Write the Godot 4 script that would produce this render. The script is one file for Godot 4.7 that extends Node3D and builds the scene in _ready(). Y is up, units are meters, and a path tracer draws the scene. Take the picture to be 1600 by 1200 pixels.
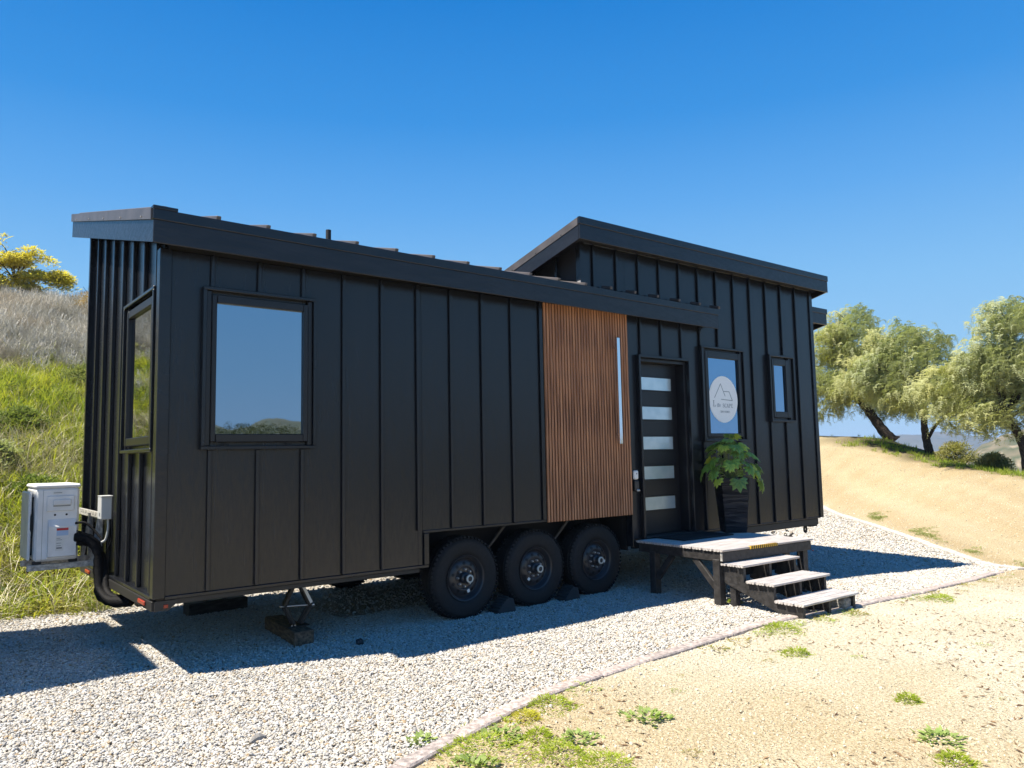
extends Node3D
# A black tiny house on a triple-axle trailer, parked on a gravel pad under a blue sky.
# x runs along the front wall, y up, z towards the viewer; the front wall lies at z = 0, the left end wall at x = 0.

const SUN_DIR := Vector3(0.54, -1.0, 0.183)
const L := 9.29
const EXPOSURE := 2.05
const PITCH := 0.38

var M := {}
var rng := RandomNumberGenerator.new()
var tps_p: PackedVector2Array
var tps_w: PackedFloat64Array
var fn := FastNoiseLite.new()
var fn2 := FastNoiseLite.new()


class MB:
	var v := PackedVector3Array()
	var n := PackedVector3Array()
	var c := PackedColorArray()
	var uv := PackedVector2Array()
	var ix := PackedInt32Array()
	var col := Color.WHITE
	var colored := false

	func vert(p: Vector3, nn: Vector3, u := Vector2.ZERO) -> int:
		v.append(p); n.append(nn); uv.append(u)
		if colored:
			c.append(col)
		return v.size() - 1

	func tri(a: Vector3, b: Vector3, d: Vector3) -> void:   # counter-clockwise seen from outside
		var nn := (b - a).cross(d - a).normalized()
		var i := vert(a, nn)
		vert(b, nn); vert(d, nn)
		ix.append_array(PackedInt32Array([i, i + 2, i + 1]))

	func quad(a: Vector3, b: Vector3, d: Vector3, e: Vector3) -> void:
		var nn := (d - a).cross(e - b).normalized()
		var i := vert(a, nn, Vector2(0, 1))
		vert(b, nn, Vector2(1, 1)); vert(d, nn, Vector2(1, 0)); vert(e, nn, Vector2(0, 0))
		ix.append_array(PackedInt32Array([i, i + 2, i + 1, i, i + 3, i + 2]))

	func box(ctr: Vector3, size: Vector3, b := Basis()) -> void:
		cbox(ctr, size, 0.0, b)

	func cbox(ctr: Vector3, size: Vector3, bev: float, b := Basis()) -> void:
		var h := size * 0.5
		var e := minf(bev, minf(h.x, minf(h.y, h.z)) * 0.9)
		var ax: Array[Vector3] = [Vector3.RIGHT, Vector3.UP, Vector3.BACK]
		for k in 3:
			for s in [-1.0, 1.0]:
				var o: Vector3 = ax[k] * h[k] * s
				var u: Vector3 = ax[(k + 1) % 3] * (h[(k + 1) % 3] - e)
				var w: Vector3 = ax[(k + 2) % 3] * (h[(k + 2) % 3] - e) * s
				quad(ctr + b * (o - u - w), ctr + b * (o + u - w), ctr + b * (o + u + w), ctr + b * (o - u + w))
		if e <= 0.0:
			return
		for k in 3:      # the twelve bevels
			var i := (k + 1) % 3
			var j := (k + 2) % 3
			for si in [-1.0, 1.0]:
				for sj in [-1.0, 1.0]:
					var t: Vector3 = ax[k] * (h[k] - e)
					var p: Vector3 = ax[i] * h[i] * si + ax[j] * (h[j] - e) * sj
					var q: Vector3 = ax[i] * (h[i] - e) * si + ax[j] * h[j] * sj
					if si * sj > 0:
						quad(ctr + b * (p - t), ctr + b * (q - t), ctr + b * (q + t), ctr + b * (p + t))
						flip_last(ctr)
					else:
						quad(ctr + b * (p + t), ctr + b * (q + t), ctr + b * (q - t), ctr + b * (p - t))
						flip_last(ctr)
		for sx in [-1.0, 1.0]:
			for sy in [-1.0, 1.0]:
				for sz in [-1.0, 1.0]:
					var p := Vector3(h.x * sx, (h.y - e) * sy, (h.z - e) * sz)
					var q := Vector3((h.x - e) * sx, h.y * sy, (h.z - e) * sz)
					var r := Vector3((h.x - e) * sx, (h.y - e) * sy, h.z * sz)
					if sx * sy * sz > 0:
						tri(ctr + b * p, ctr + b * q, ctr + b * r)
					else:
						tri(ctr + b * p, ctr + b * r, ctr + b * q)

	func flip_last(ctr: Vector3) -> void:     # turn the last quad outwards from the box centre
		var k := v.size() - 4
		if n[k].dot((v[k] + v[k + 2]) * 0.5 - ctr) < 0:
			for t in 4:
				n[k + t] = -n[k + t]
			var m := ix.size() - 6
			var s := ix[m + 1]; ix[m + 1] = ix[m + 2]; ix[m + 2] = s
			s = ix[m + 4]; ix[m + 4] = ix[m + 5]; ix[m + 5] = s

	func tube(pts: Array, rad: Array, sides := 8, cap := true) -> void:
		var first := v.size()
		var m := pts.size()
		var up := Vector3(0.31, 0.12, 0.94)
		for k in m:
			var t: Vector3 = (pts[mini(k + 1, m - 1)] - pts[maxi(k - 1, 0)]).normalized()
			var a := (up - t * up.dot(t)).normalized()
			up = a
			var b := t.cross(a)
			for s in sides:
				var g := TAU * s / sides
				var d := a * cos(g) + b * sin(g)
				vert(pts[k] + d * rad[k], d)
		for k in m - 1:
			for s in sides:
				var i := first + k * sides + s
				var j := first + k * sides + (s + 1) % sides
				ix.append_array(PackedInt32Array([i, i + sides, j, j, i + sides, j + sides]))
		if cap:
			for q in [0, m - 1]:
				var t: Vector3 = (pts[1] - pts[0]).normalized() * -1.0 if q == 0 else (pts[m - 1] - pts[m - 2]).normalized()
				var o := vert(pts[q], t)
				for s in sides:
					vert(v[first + q * sides + s], t)
				for s in sides:
					if q == 0:
						ix.append_array(PackedInt32Array([o, o + 1 + s, o + 1 + (s + 1) % sides]))
					else:
						ix.append_array(PackedInt32Array([o, o + 1 + (s + 1) % sides, o + 1 + s]))

	func lathe(prof: Array, segs: int, xf: Transform3D, smooth := true) -> void:   # prof: Vector2(radius, height along local y), listed so that the outside is on the right going up
		var m := prof.size()
		for k in m - 1:
			var p: Vector2 = prof[k]
			var q: Vector2 = prof[k + 1]
			var d := (q - p).normalized()
			var nr := Vector2(d.y, -d.x)
			var n0 := nr
			var n1 := nr
			if smooth:
				if k > 0:
					var dd: Vector2 = (p - prof[k - 1]).normalized()
					if dd.dot(d) > 0.6:
						n0 = (nr + Vector2(dd.y, -dd.x)).normalized()
				if k < m - 2:
					var de: Vector2 = (prof[k + 2] - q).normalized()
					if de.dot(d) > 0.6:
						n1 = (nr + Vector2(de.y, -de.x)).normalized()
			var first := v.size()
			for s in segs + 1:
				var g := TAU * s / segs
				var cs := cos(g)
				var sn := sin(g)
				vert(xf * Vector3(p.x * cs, p.y, p.x * sn), (xf.basis * Vector3(n0.x * cs, n0.y, n0.x * sn)).normalized())
				vert(xf * Vector3(q.x * cs, q.y, q.x * sn), (xf.basis * Vector3(n1.x * cs, n1.y, n1.x * sn)).normalized())
			for s in segs:
				var i := first + s * 2
				ix.append_array(PackedInt32Array([i, i + 2, i + 1, i + 1, i + 2, i + 3]))

	func prism(poly: PackedVector2Array, depth: float, xf: Transform3D) -> void:    # the polygon lies in local xy, extruded from z = 0 to z = depth
		var p := poly
		var area := 0.0
		for k in p.size():
			area += p[k].cross(p[(k + 1) % p.size()])
		if area < 0.0:
			p = p.duplicate()
			p.reverse()
		var t := Geometry2D.triangulate_polygon(p)
		for k in range(0, t.size(), 3):
			var a := Vector3(p[t[k]].x, p[t[k]].y, 0)
			var b := Vector3(p[t[k + 1]].x, p[t[k + 1]].y, 0)
			var d := Vector3(p[t[k + 2]].x, p[t[k + 2]].y, 0)
			if (b - a).cross(d - a).z < 0:
				var s := b; b = d; d = s
			var o := Vector3(0, 0, depth)
			tri(xf * (a + o), xf * (b + o), xf * (d + o))
			tri(xf * a, xf * d, xf * b)
		for k in p.size():
			var a := p[k]
			var b := p[(k + 1) % p.size()]
			quad(xf * Vector3(a.x, a.y, 0), xf * Vector3(b.x, b.y, 0), xf * Vector3(b.x, b.y, depth), xf * Vector3(a.x, a.y, depth))

	func commit() -> ArrayMesh:
		var a := []
		a.resize(Mesh.ARRAY_MAX)
		a[Mesh.ARRAY_VERTEX] = v
		a[Mesh.ARRAY_NORMAL] = n
		a[Mesh.ARRAY_TEX_UV] = uv
		if colored:
			a[Mesh.ARRAY_COLOR] = c
		a[Mesh.ARRAY_INDEX] = ix
		var m := ArrayMesh.new()
		m.add_surface_from_arrays(Mesh.PRIMITIVE_TRIANGLES, a)
		return m


func lin(r: float, g: float, b: float) -> Color:
	return Color(r, g, b).linear_to_srgb()


func noise(sd: int, freq: float, oct := 4, kind := FastNoiseLite.TYPE_SIMPLEX_SMOOTH) -> FastNoiseLite:
	var f := FastNoiseLite.new()
	f.seed = sd
	f.frequency = freq
	f.noise_type = kind
	f.fractal_octaves = oct
	return f


func ntex(sd: int, freq: float, stops: Array, size := 512, oct := 4, kind := FastNoiseLite.TYPE_SIMPLEX_SMOOTH) -> NoiseTexture2D:
	var t := NoiseTexture2D.new()
	t.width = size
	t.height = size
	t.seamless = true
	t.noise = noise(sd, freq, oct, kind)
	var g := Gradient.new()
	g.offsets = PackedFloat32Array(stops.map(func(s): return s[0]))
	g.colors = PackedColorArray(stops.map(func(s): return s[1] if s[1] is Color else Color(s[1], s[1], s[1])))
	t.color_ramp = g
	return t


func nrm(sd: int, freq: float, strength: float, size := 512, oct := 4) -> NoiseTexture2D:
	var t := NoiseTexture2D.new()
	t.width = size
	t.height = size
	t.seamless = true
	t.noise = noise(sd, freq, oct)
	t.as_normal_map = true
	t.bump_strength = strength
	return t


func mat(key: String, c: Color, rough: float, metal := 0.0, spec := 0.5) -> StandardMaterial3D:
	var m := StandardMaterial3D.new()
	m.resource_name = key
	m.albedo_color = c
	m.roughness = rough
	m.metallic = metal
	m.metallic_specular = spec
	M[key] = m
	return m


func tri_tex(m: StandardMaterial3D, tex: Texture2D, scale: Vector3, normal: Texture2D = null, ns := 0.3) -> void:
	m.albedo_texture = tex
	m.uv1_triplanar = true
	m.uv1_world_triplanar = true
	m.uv1_scale = scale
	if normal:
		m.normal_enabled = true
		m.normal_texture = normal
		m.normal_scale = ns


func add(called: String, mesh: Mesh, m: Material, parent: Node = null, xf := Transform3D()) -> MeshInstance3D:
	var o := MeshInstance3D.new()
	o.name = called
	o.mesh = mesh
	o.material_override = m
	o.transform = xf
	(parent if parent else self).add_child(o, true)
	return o


func thing(called: String, label: String, category: String, at := Vector3.ZERO, turn := 0.0, group := "") -> Node3D:
	var o := Node3D.new()
	o.name = called
	o.position = at
	o.rotation.y = turn
	add_child(o, true)
	return tag(o, label, category, group)


func tag(o: Node3D, label: String, category: String, group := "") -> Node3D:
	o.set_meta("label", label)
	o.set_meta("category", category)
	if group:
		o.set_meta("group", group)
	return o


func struct(o: Node3D) -> Node3D:
	o.set_meta("kind", "structure")
	return o


func stuff(o: Node3D) -> Node3D:
	o.set_meta("kind", "stuff")
	return o


func bx(called: String, lo: Vector3, hi: Vector3, m: Material, parent: Node, bev := 0.004) -> MeshInstance3D:
	var b := MB.new()
	b.cbox(Vector3.ZERO, (hi - lo).abs(), bev)
	return add(called, b.commit(), m, parent, Transform3D(Basis(), (lo + hi) * 0.5))


func bar(called: String, a: Vector3, b: Vector3, w: float, d: float, m: Material, parent: Node, bev := 0.004) -> MeshInstance3D:   # a beam of section w x d from a to b
	var y := (b - a).normalized()
	var x := (Vector3.BACK if absf(y.z) < 0.9 else Vector3.RIGHT).cross(y).normalized()
	var q := MB.new()
	q.cbox(Vector3.ZERO, Vector3(w, a.distance_to(b), d), bev)
	return add(called, q.commit(), m, parent, Transform3D(Basis(x, y, x.cross(y)), (a + b) * 0.5))


func rod(called: String, pts: Array, r: float, m: Material, parent: Node, sides := 8) -> MeshInstance3D:
	var q := MB.new()
	var rr := []
	for p in pts:
		rr.append(r)
	q.tube(pts, rr, sides)
	return add(called, q.commit(), m, parent)


func curve(pts: Array, steps := 8) -> Array:      # Catmull-Rom through the points
	var out := []
	var m := pts.size()
	for k in m - 1:
		var a: Vector3 = pts[maxi(k - 1, 0)]
		var b: Vector3 = pts[k]
		var c: Vector3 = pts[k + 1]
		var d: Vector3 = pts[mini(k + 2, m - 1)]
		for s in steps:
			out.append(b.cubic_interpolate(c, a, d, float(s) / steps))
	out.append(pts[m - 1])
	return out


func scatter(called: String, mesh: Mesh, m: Material, xfs: Array, cols: Array, parent: Node = null) -> MultiMeshInstance3D:
	var mm := MultiMesh.new()
	mm.transform_format = MultiMesh.TRANSFORM_3D
	mm.use_colors = true
	mm.mesh = mesh
	mm.instance_count = xfs.size()
	for k in xfs.size():
		mm.set_instance_transform(k, xfs[k])
		mm.set_instance_color(k, cols[k])
	var o := MultiMeshInstance3D.new()
	o.name = called
	o.multimesh = mm
	o.material_override = m
	(parent if parent else self).add_child(o, true)
	stuff(o)
	return o


func rcol(a: Color, b: Color, jitter := 0.12) -> Color:
	var c := a.lerp(b, rng.randf())
	var k := 1.0 + rng.randf_range(-jitter, jitter)
	return Color(c.r * k, c.g * k, c.b * k)


# ---------------------------------------------------------------- terrain

func tps_fit(pts: Array) -> void:
	var m := pts.size()
	var s := m + 3
	var A := []
	for i in s:
		var row := PackedFloat64Array()
		row.resize(s + 1)
		A.append(row)
	for i in m:
		tps_p.append(Vector2(pts[i][0], pts[i][1]))
	for i in m:
		for j in m:
			var r2 := tps_p[i].distance_squared_to(tps_p[j])
			A[i][j] = 0.5 * r2 * log(r2) if r2 > 0 else 0.02
		A[i][m] = 1.0; A[i][m + 1] = tps_p[i].x; A[i][m + 2] = tps_p[i].y
		A[m][i] = 1.0; A[m + 1][i] = tps_p[i].x; A[m + 2][i] = tps_p[i].y
		A[i][s] = pts[i][2]
	for k in s:
		var p := k
		for i in range(k + 1, s):
			if absf(A[i][k]) > absf(A[p][k]):
				p = i
		var t = A[k]; A[k] = A[p]; A[p] = t
		for i in range(k + 1, s):
			var f: float = A[i][k] / A[k][k]
			if f != 0.0:
				for j in range(k, s + 1):
					A[i][j] -= f * A[k][j]
	tps_w.resize(s)
	for k in range(s - 1, -1, -1):
		var x: float = A[k][s]
		for j in range(k + 1, s):
			x -= A[k][j] * tps_w[j]
		tps_w[k] = x / A[k][k]


func foot(x: float) -> float:
	return -3.35 + 0.1 * sin(x * 1.7) + 0.06 * sin(x * 4.1 + 1.0) - 0.02 * maxf(x, 0)


func hill_depth(x: float, z: float) -> float:
	return foot(x) - z


func ground_y(x: float, z: float) -> float:
	var q := Vector2(x, z)
	var r := q.distance_to(Vector2(6, -1))
	var h := 0.0
	if r < 60.0:
		var m := tps_p.size()
		h = tps_w[m] + tps_w[m + 1] * x + tps_w[m + 2] * z
		for i in m:
			var r2 := q.distance_squared_to(tps_p[i])
			if r2 > 0:
				h += tps_w[i] * 0.5 * r2 * log(r2)
	var far := lerpf(-1.5, -24.0, smoothstep(30.0, 260.0, r)) if x > 0 or z > 0 else 0.0
	if x <= 0 and z <= 0:
		far = 2.0
	if z > 4.0:
		far = lerpf(far, -0.4, smoothstep(4.0, 16.0, z))
	h = lerpf(h, far, smoothstep(22.0, 34.0, r))
	if x > 10.0 and x < 24.0:      # shallow wheel ruts along the dirt road
		var v := x * 0.79 + z * 0.61
		for v0 in [11.6, 13.2, 15.1, 16.6]:
			h -= 0.035 * exp(-pow((v - v0) / 0.22, 2.0)) * smoothstep(10.0, 12.0, x)
	var d := hill_depth(x, z)
	if d > 0:
		var f := smoothstep(15.0, 5.0, x - 0.15 * d)
		var up := 0.40 * (d - 0.6 * (1.0 - exp(-d / 0.6)))
		up = up if up < 5.4 else 5.4 + 1.5 * (1.0 - exp(-(up - 5.4) / 1.5))
		h = lerpf(h, up + 0.12 * fn2.get_noise_2d(x * 6, z * 6) * minf(d, 3.0), f)
	return h + 0.014 * fn2.get_noise_2d(x * 22, z * 22) + 0.007 * fn2.get_noise_2d(x * 70 + 50, z * 70)


# ---------------------------------------------------------------- materials

func make_materials() -> void:
	var K := lin(0.77, 0.77, 0.77)
	var grain := nrm(11, 0.035, 5.0)
	var m := mat("siding", lin(0.0120, 0.0136, 0.0175), 0.27, 0.0, 0.5)
	tri_tex(m, ntex(3, 0.012, [[0.2, 0.92], [0.8, 1.0]]), Vector3(2.6, 0.16, 2.6), grain, 0.07)
	m = mat("trim", lin(0.0120, 0.0136, 0.0175), 0.27, 0.0, 0.5)
	tri_tex(m, ntex(5, 0.01, [[0.2, 0.85], [0.8, 1.0]]), Vector3(0.5, 0.5, 0.5), grain, 0.05)
	m = mat("fascia", lin(0.014, 0.014, 0.017), 0.34, 0.0, 0.5)
	tri_tex(m, ntex(6, 0.01, [[0.2, 0.8], [0.8, 1.0]]), Vector3(0.3, 1.5, 0.3), grain, 0.15)
	m = mat("roof_metal", lin(0.13, 0.115, 0.11), 0.45, 0.3)
	tri_tex(m, ntex(7, 0.01, [[0.2, 0.85], [0.8, 1.0]]), Vector3(0.6, 0.6, 0.6))
	mat("flashing", lin(0.42, 0.40, 0.38), 0.45, 0.2)
	mat("frame", lin(0.009, 0.009, 0.011), 0.35)
	mat("chassis", lin(0.016, 0.015, 0.014), 0.55)
	mat("black", lin(0.006, 0.006, 0.007), 0.7)
	mat("glass", lin(0.30, 0.37, 0.44), 0.015, 1.0)
	mat("glass_end", lin(0.42, 0.45, 0.46), 0.02, 1.0)
	mat("glass_small", lin(0.24, 0.36, 0.50), 0.02, 1.0)
	var wav := nrm(91, 0.006, 2.0, 512, 2)
	for key in ["glass", "glass_end", "glass_small"]:
		m = M[key]
		m.normal_enabled = true
		m.normal_texture = wav
		m.normal_scale = 0.04
		m.uv1_triplanar = true
		m.uv1_world_triplanar = true
		m.uv1_scale = Vector3(0.7, 0.7, 0.7)
	m = mat("frosted", lin(0.62, 0.72, 0.76), 0.22, 0.6)
	m.albedo_texture = ntex(21, 0.012, [[0.2, Color(0.92, 0.94, 0.95)], [0.8, Color(1, 1, 1)]], 256)
	m.uv1_triplanar = true
	m.uv1_world_triplanar = true
	m.uv1_scale = Vector3(1.2, 1.2, 1.2)
	m = mat("slat", lin(0.47, 0.225, 0.108), 0.55)
	tri_tex(m, ntex(9, 0.02, [[0.15, Color(0.62, 0.58, 0.56)], [0.5, Color(0.86, 0.84, 0.83)], [0.85, Color(1, 1, 1)]]), Vector3(2.6, 0.12, 2.6), grain, 0.3)
	mat("chrome", lin(0.80, 0.80, 0.82), 0.08, 1.0)
	mat("steel", lin(0.50, 0.50, 0.50), 0.35, 0.8)
	m = mat("tyre", lin(0.009, 0.009, 0.010), 0.75)
	tri_tex(m, ntex(12, 0.03, [[0.2, 0.7], [0.8, 1.0]]), Vector3(1.5, 1.5, 1.5))
	mat("rim", lin(0.028, 0.028, 0.031), 0.32)
	mat("hub_ring", lin(0.60, 0.58, 0.50), 0.45)
	mat("lug", lin(0.55, 0.55, 0.56), 0.3, 0.7)
	mat("sticker", lin(0.75, 0.75, 0.72), 0.5)
	mat("red_lens", lin(0.30, 0.035, 0.015), 0.25)
	m = mat("ac_white", lin(0.86, 0.86, 0.85), 0.42)
	tri_tex(m, ntex(13, 0.008, [[0.2, 0.93], [0.8, 1.0]]), Vector3(1, 1, 1))
	mat("ac_grey", lin(0.30, 0.31, 0.30), 0.6)
	m = mat("bracket", lin(0.60, 0.58, 0.54), 0.5, 0.1)
	tri_tex(m, ntex(14, 0.02, [[0.2, 0.7], [0.8, 1.0]]), Vector3(2, 2, 2))
	mat("box_grey", lin(0.50, 0.51, 0.49), 0.5)
	m = mat("foam", lin(0.006, 0.006, 0.007), 0.7, 0.0, 0.3)
	tri_tex(m, ntex(15, 0.02, [[0.2, 0.6], [0.8, 1.0]]), Vector3(3, 3, 3), nrm(16, 0.03, 8.0), 0.6)
	mat("red", lin(0.55, 0.03, 0.03), 0.5)
	mat("pale_blue", lin(0.42, 0.55, 0.75), 0.5)
	mat("print_grey", lin(0.18, 0.18, 0.19), 0.6)
	m = mat("decking", lin(0.60, 0.57, 0.545), 0.6)
	tri_tex(m, ntex(17, 0.02, [[0.2, Color(0.80, 0.78, 0.77)], [0.8, Color(1, 1, 1)]]), Vector3(0.25, 1.6, 4.0), grain, 0.25)
	m = mat("deck_end", lin(0.50, 0.42, 0.29), 0.7)
	m = mat("deck_frame", lin(0.040, 0.037, 0.036), 0.6)
	tri_tex(m, ntex(18, 0.015, [[0.2, 0.65], [0.8, 1.0]]), Vector3(1.4, 1.4, 1.4), grain, 0.3)
	mat("hazard_yellow", lin(0.75, 0.44, 0.03), 0.5)
	m = mat("mat_black", lin(0.010, 0.010, 0.012), 0.9)
	tri_tex(m, ntex(19, 0.05, [[0.2, 0.5], [0.8, 1.0]]), Vector3(6, 6, 6), nrm(20, 0.08, 10.0), 0.8)
	m = mat("planter", lin(0.018, 0.018, 0.022), 0.62)
	mat("soil", lin(0.05, 0.035, 0.025), 0.95)
	for k in 4:
		m = mat("leaf_%d" % k, [lin(0.17, 0.31, 0.04), lin(0.36, 0.44, 0.04), lin(0.085, 0.19, 0.045), lin(0.135, 0.27, 0.04)][k], 0.38)
		m.backlight_enabled = true
		m.backlight = lin(0.30, 0.36, 0.10)
	mat("stem", lin(0.20, 0.24, 0.10), 0.6)
	m = mat("timber", lin(0.20, 0.135, 0.085), 0.85)
	tri_tex(m, ntex(22, 0.02, [[0.2, 0.55], [0.8, 1.0]]), Vector3(2.5, 2.5, 0.6), grain, 0.5)
	m = mat("dark_timber", lin(0.05, 0.045, 0.04), 0.85)
	tri_tex(m, ntex(22, 0.02, [[0.2, 0.55], [0.8, 1.0]]), Vector3(0.6, 2.5, 2.5), grain, 0.5)
	m = mat("rubber", lin(0.03, 0.032, 0.034), 0.8)
	m = mat("concrete", lin(0.36, 0.34, 0.31), 0.9)
	tri_tex(m, ntex(23, 0.03, [[0.2, 0.7], [0.8, 1.0]]), Vector3(2, 2, 2), nrm(24, 0.06, 6.0), 0.5)
	for k in 3:
		m = mat("edging_%d" % k, [lin(0.55, 0.46, 0.415), lin(0.49, 0.42, 0.385), lin(0.60, 0.50, 0.45)][k], 0.9)
		tri_tex(m, ntex(25 + k, 0.02, [[0.2, 0.72], [0.8, 1.0]]), Vector3(1.7, 1.7, 1.7), nrm(24, 0.06, 6.0), 0.6)
	m = mat("edging_white", lin(0.60, 0.56, 0.50), 0.9)
	tri_tex(m, ntex(29, 0.02, [[0.2, 0.75], [0.8, 1.0]]), Vector3(1.3, 1.3, 1.3), nrm(24, 0.06, 6.0), 0.6)
	m = mat("ground", lin(0.84, 0.84, 0.84), 0.95, 0.0, 0.2)
	m.vertex_color_use_as_albedo = true
	tri_tex(m, ntex(31, 0.03, [[0.15, Color(0.80, 0.76, 0.70)], [0.5, Color(0.93, 0.92, 0.90)], [0.85, Color(1, 1, 1)]], 1024, 6), Vector3(0.9, 0.9, 0.9), nrm(32, 0.05, 12.0, 1024, 5), 1.0)
	for key in ["stone", "grain", "debris"]:
		m = mat(key, K, 0.85, 0.0, 0.35)
		m.vertex_color_use_as_albedo = true
	M.stone.albedo_color = lin(0.83, 0.84, 0.87)
	for key in ["blade", "frond", "weed"]:
		m = mat(key, Color.WHITE, 0.6, 0.0, 0.35)
		m.vertex_color_use_as_albedo = true
		m.backlight_enabled = true
		m.backlight = lin(0.80, 0.86, 0.45)
	m = mat("dry_blade", Color.WHITE, 0.8, 0.0, 0.25)
	m.vertex_color_use_as_albedo = true
	m = mat("bark", lin(0.075, 0.055, 0.042), 0.9)
	tri_tex(m, ntex(33, 0.03, [[0.2, 0.45], [0.8, 1.0]]), Vector3(2, 0.7, 2), nrm(34, 0.04, 14.0), 1.0)
	m = mat("far_hill", K, 0.95, 0.0, 0.1)
	m.vertex_color_use_as_albedo = true
	mat("sign_white", lin(0.80, 0.84, 0.86), 0.5)
	mat("sign_grey", lin(0.25, 0.30, 0.34), 0.6)
	mat("house_white", lin(0.75, 0.74, 0.70), 0.7)
	mat("hose", lin(0.24, 0.17, 0.20), 0.5)


# ---------------------------------------------------------------- house

func rects_minus(r: Rect2, holes: Array) -> Array:
	var left := [r]
	for hh in holes:
		var hole: Rect2 = hh
		var out := []
		for q in left:
			var a: Rect2 = q
			if not a.intersects(hole):
				out.append(a)
				continue
			var s := a.intersection(hole)
			if s.position.x > a.position.x + 0.004:
				out.append(Rect2(a.position, Vector2(s.position.x - a.position.x, a.size.y)))
			if s.end.x < a.end.x - 0.004:
				out.append(Rect2(Vector2(s.end.x, a.position.y), Vector2(a.end.x - s.end.x, a.size.y)))
			if s.position.y > a.position.y + 0.004:
				out.append(Rect2(Vector2(s.position.x, a.position.y), Vector2(s.size.x, s.position.y - a.position.y)))
			if s.end.y < a.end.y - 0.004:
				out.append(Rect2(Vector2(s.position.x, s.end.y), Vector2(s.size.x, a.end.y - s.end.y)))
		left = out
	return left


func window_unit(house: Node3D, x0: float, x1: float, y0: float, y1: float, gx0: float, gx1: float, gy0: float, gy1: float, glass: Material, xf: Transform3D) -> Node3D:
	# built facing +z in local axes; xf turns it on to its wall
	var w := Node3D.new()
	w.name = "window"
	w.transform = xf
	house.add_child(w, true)
	var t := 0.028
	var d := 0.062
	bx("trim", Vector3(x0, y1 - t, 0.001), Vector3(x1, y1, d), M.trim, w)
	bx("trim", Vector3(x0, y0, 0.001), Vector3(x1, y0 + t, d), M.trim, w)
	bx("trim", Vector3(x0, y0 + t, 0.001), Vector3(x0 + t, y1 - t, d), M.trim, w)
	bx("trim", Vector3(x1 - t, y0 + t, 0.001), Vector3(x1, y1 - t, d), M.trim, w)
	var e := 0.002
	var f := 0.034
	var fx0 := x0 + t + e
	var fx1 := x1 - t - e
	var fy0 := y0 + t + e
	var fy1 := y1 - t - e
	var st := 0.5
	# outer frame, then the sash a little proud of it
	for q in [[fx0, gx0, fy0, fy1], [gx1, fx1, fy0, fy1]]:
		var mid: float = lerpf(q[0], q[1], st) if q[0] < (x0 + x1) / 2 - 0.05 else lerpf(q[1], q[0], st)
		var lo: float = minf(q[0], q[1])
		var hi: float = maxf(q[0], q[1])
		var outer_first: bool = lo < (gx0 + gx1) / 2
		bx("frame", Vector3(lo, fy0, 0.002), Vector3(mid, fy1, f), M.frame, w) if outer_first else bx("frame", Vector3(mid, fy0, 0.002), Vector3(hi, fy1, f), M.frame, w)
		bx("sash", Vector3(mid, fy0 + 0.03, 0.002), Vector3(hi, fy1 - 0.03, f + 0.012), M.frame, w, 0.006) if outer_first else bx("sash", Vector3(lo, fy0 + 0.03, 0.002), Vector3(mid, fy1 - 0.03, f + 0.012), M.frame, w, 0.006)
	bx("sash", Vector3(gx0, fy0 + 0.028, 0.003), Vector3(gx1, gy0, f + 0.010), M.frame, w, 0.006)
	bx("sash", Vector3(gx0, gy1, 0.003), Vector3(gx1, fy1 - 0.028, f + 0.010), M.frame, w, 0.006)
	bx("pane", Vector3(gx0, gy0, 0.004), Vector3(gx1, gy1, 0.016), glass, w, 0.0)
	for k in 2:
		var hx := lerpf(gx0, gx1, 0.08 + 0.72 * k)
		bx("drain_cap", Vector3(hx, y0 + t + 0.012, f), Vector3(hx + 0.05, y0 + t + 0.02, f + 0.006), M.black, w, 0.001)
	return w


func roof_y(z: float) -> float:         # top of the low roof, rising to the back
	return 3.445 + 0.25 * (0.19 - z)


func loft_y(z: float) -> float:         # top of the loft roof, falling to the back
	return 4.207 - 0.25 * (0.21 - z)


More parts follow.
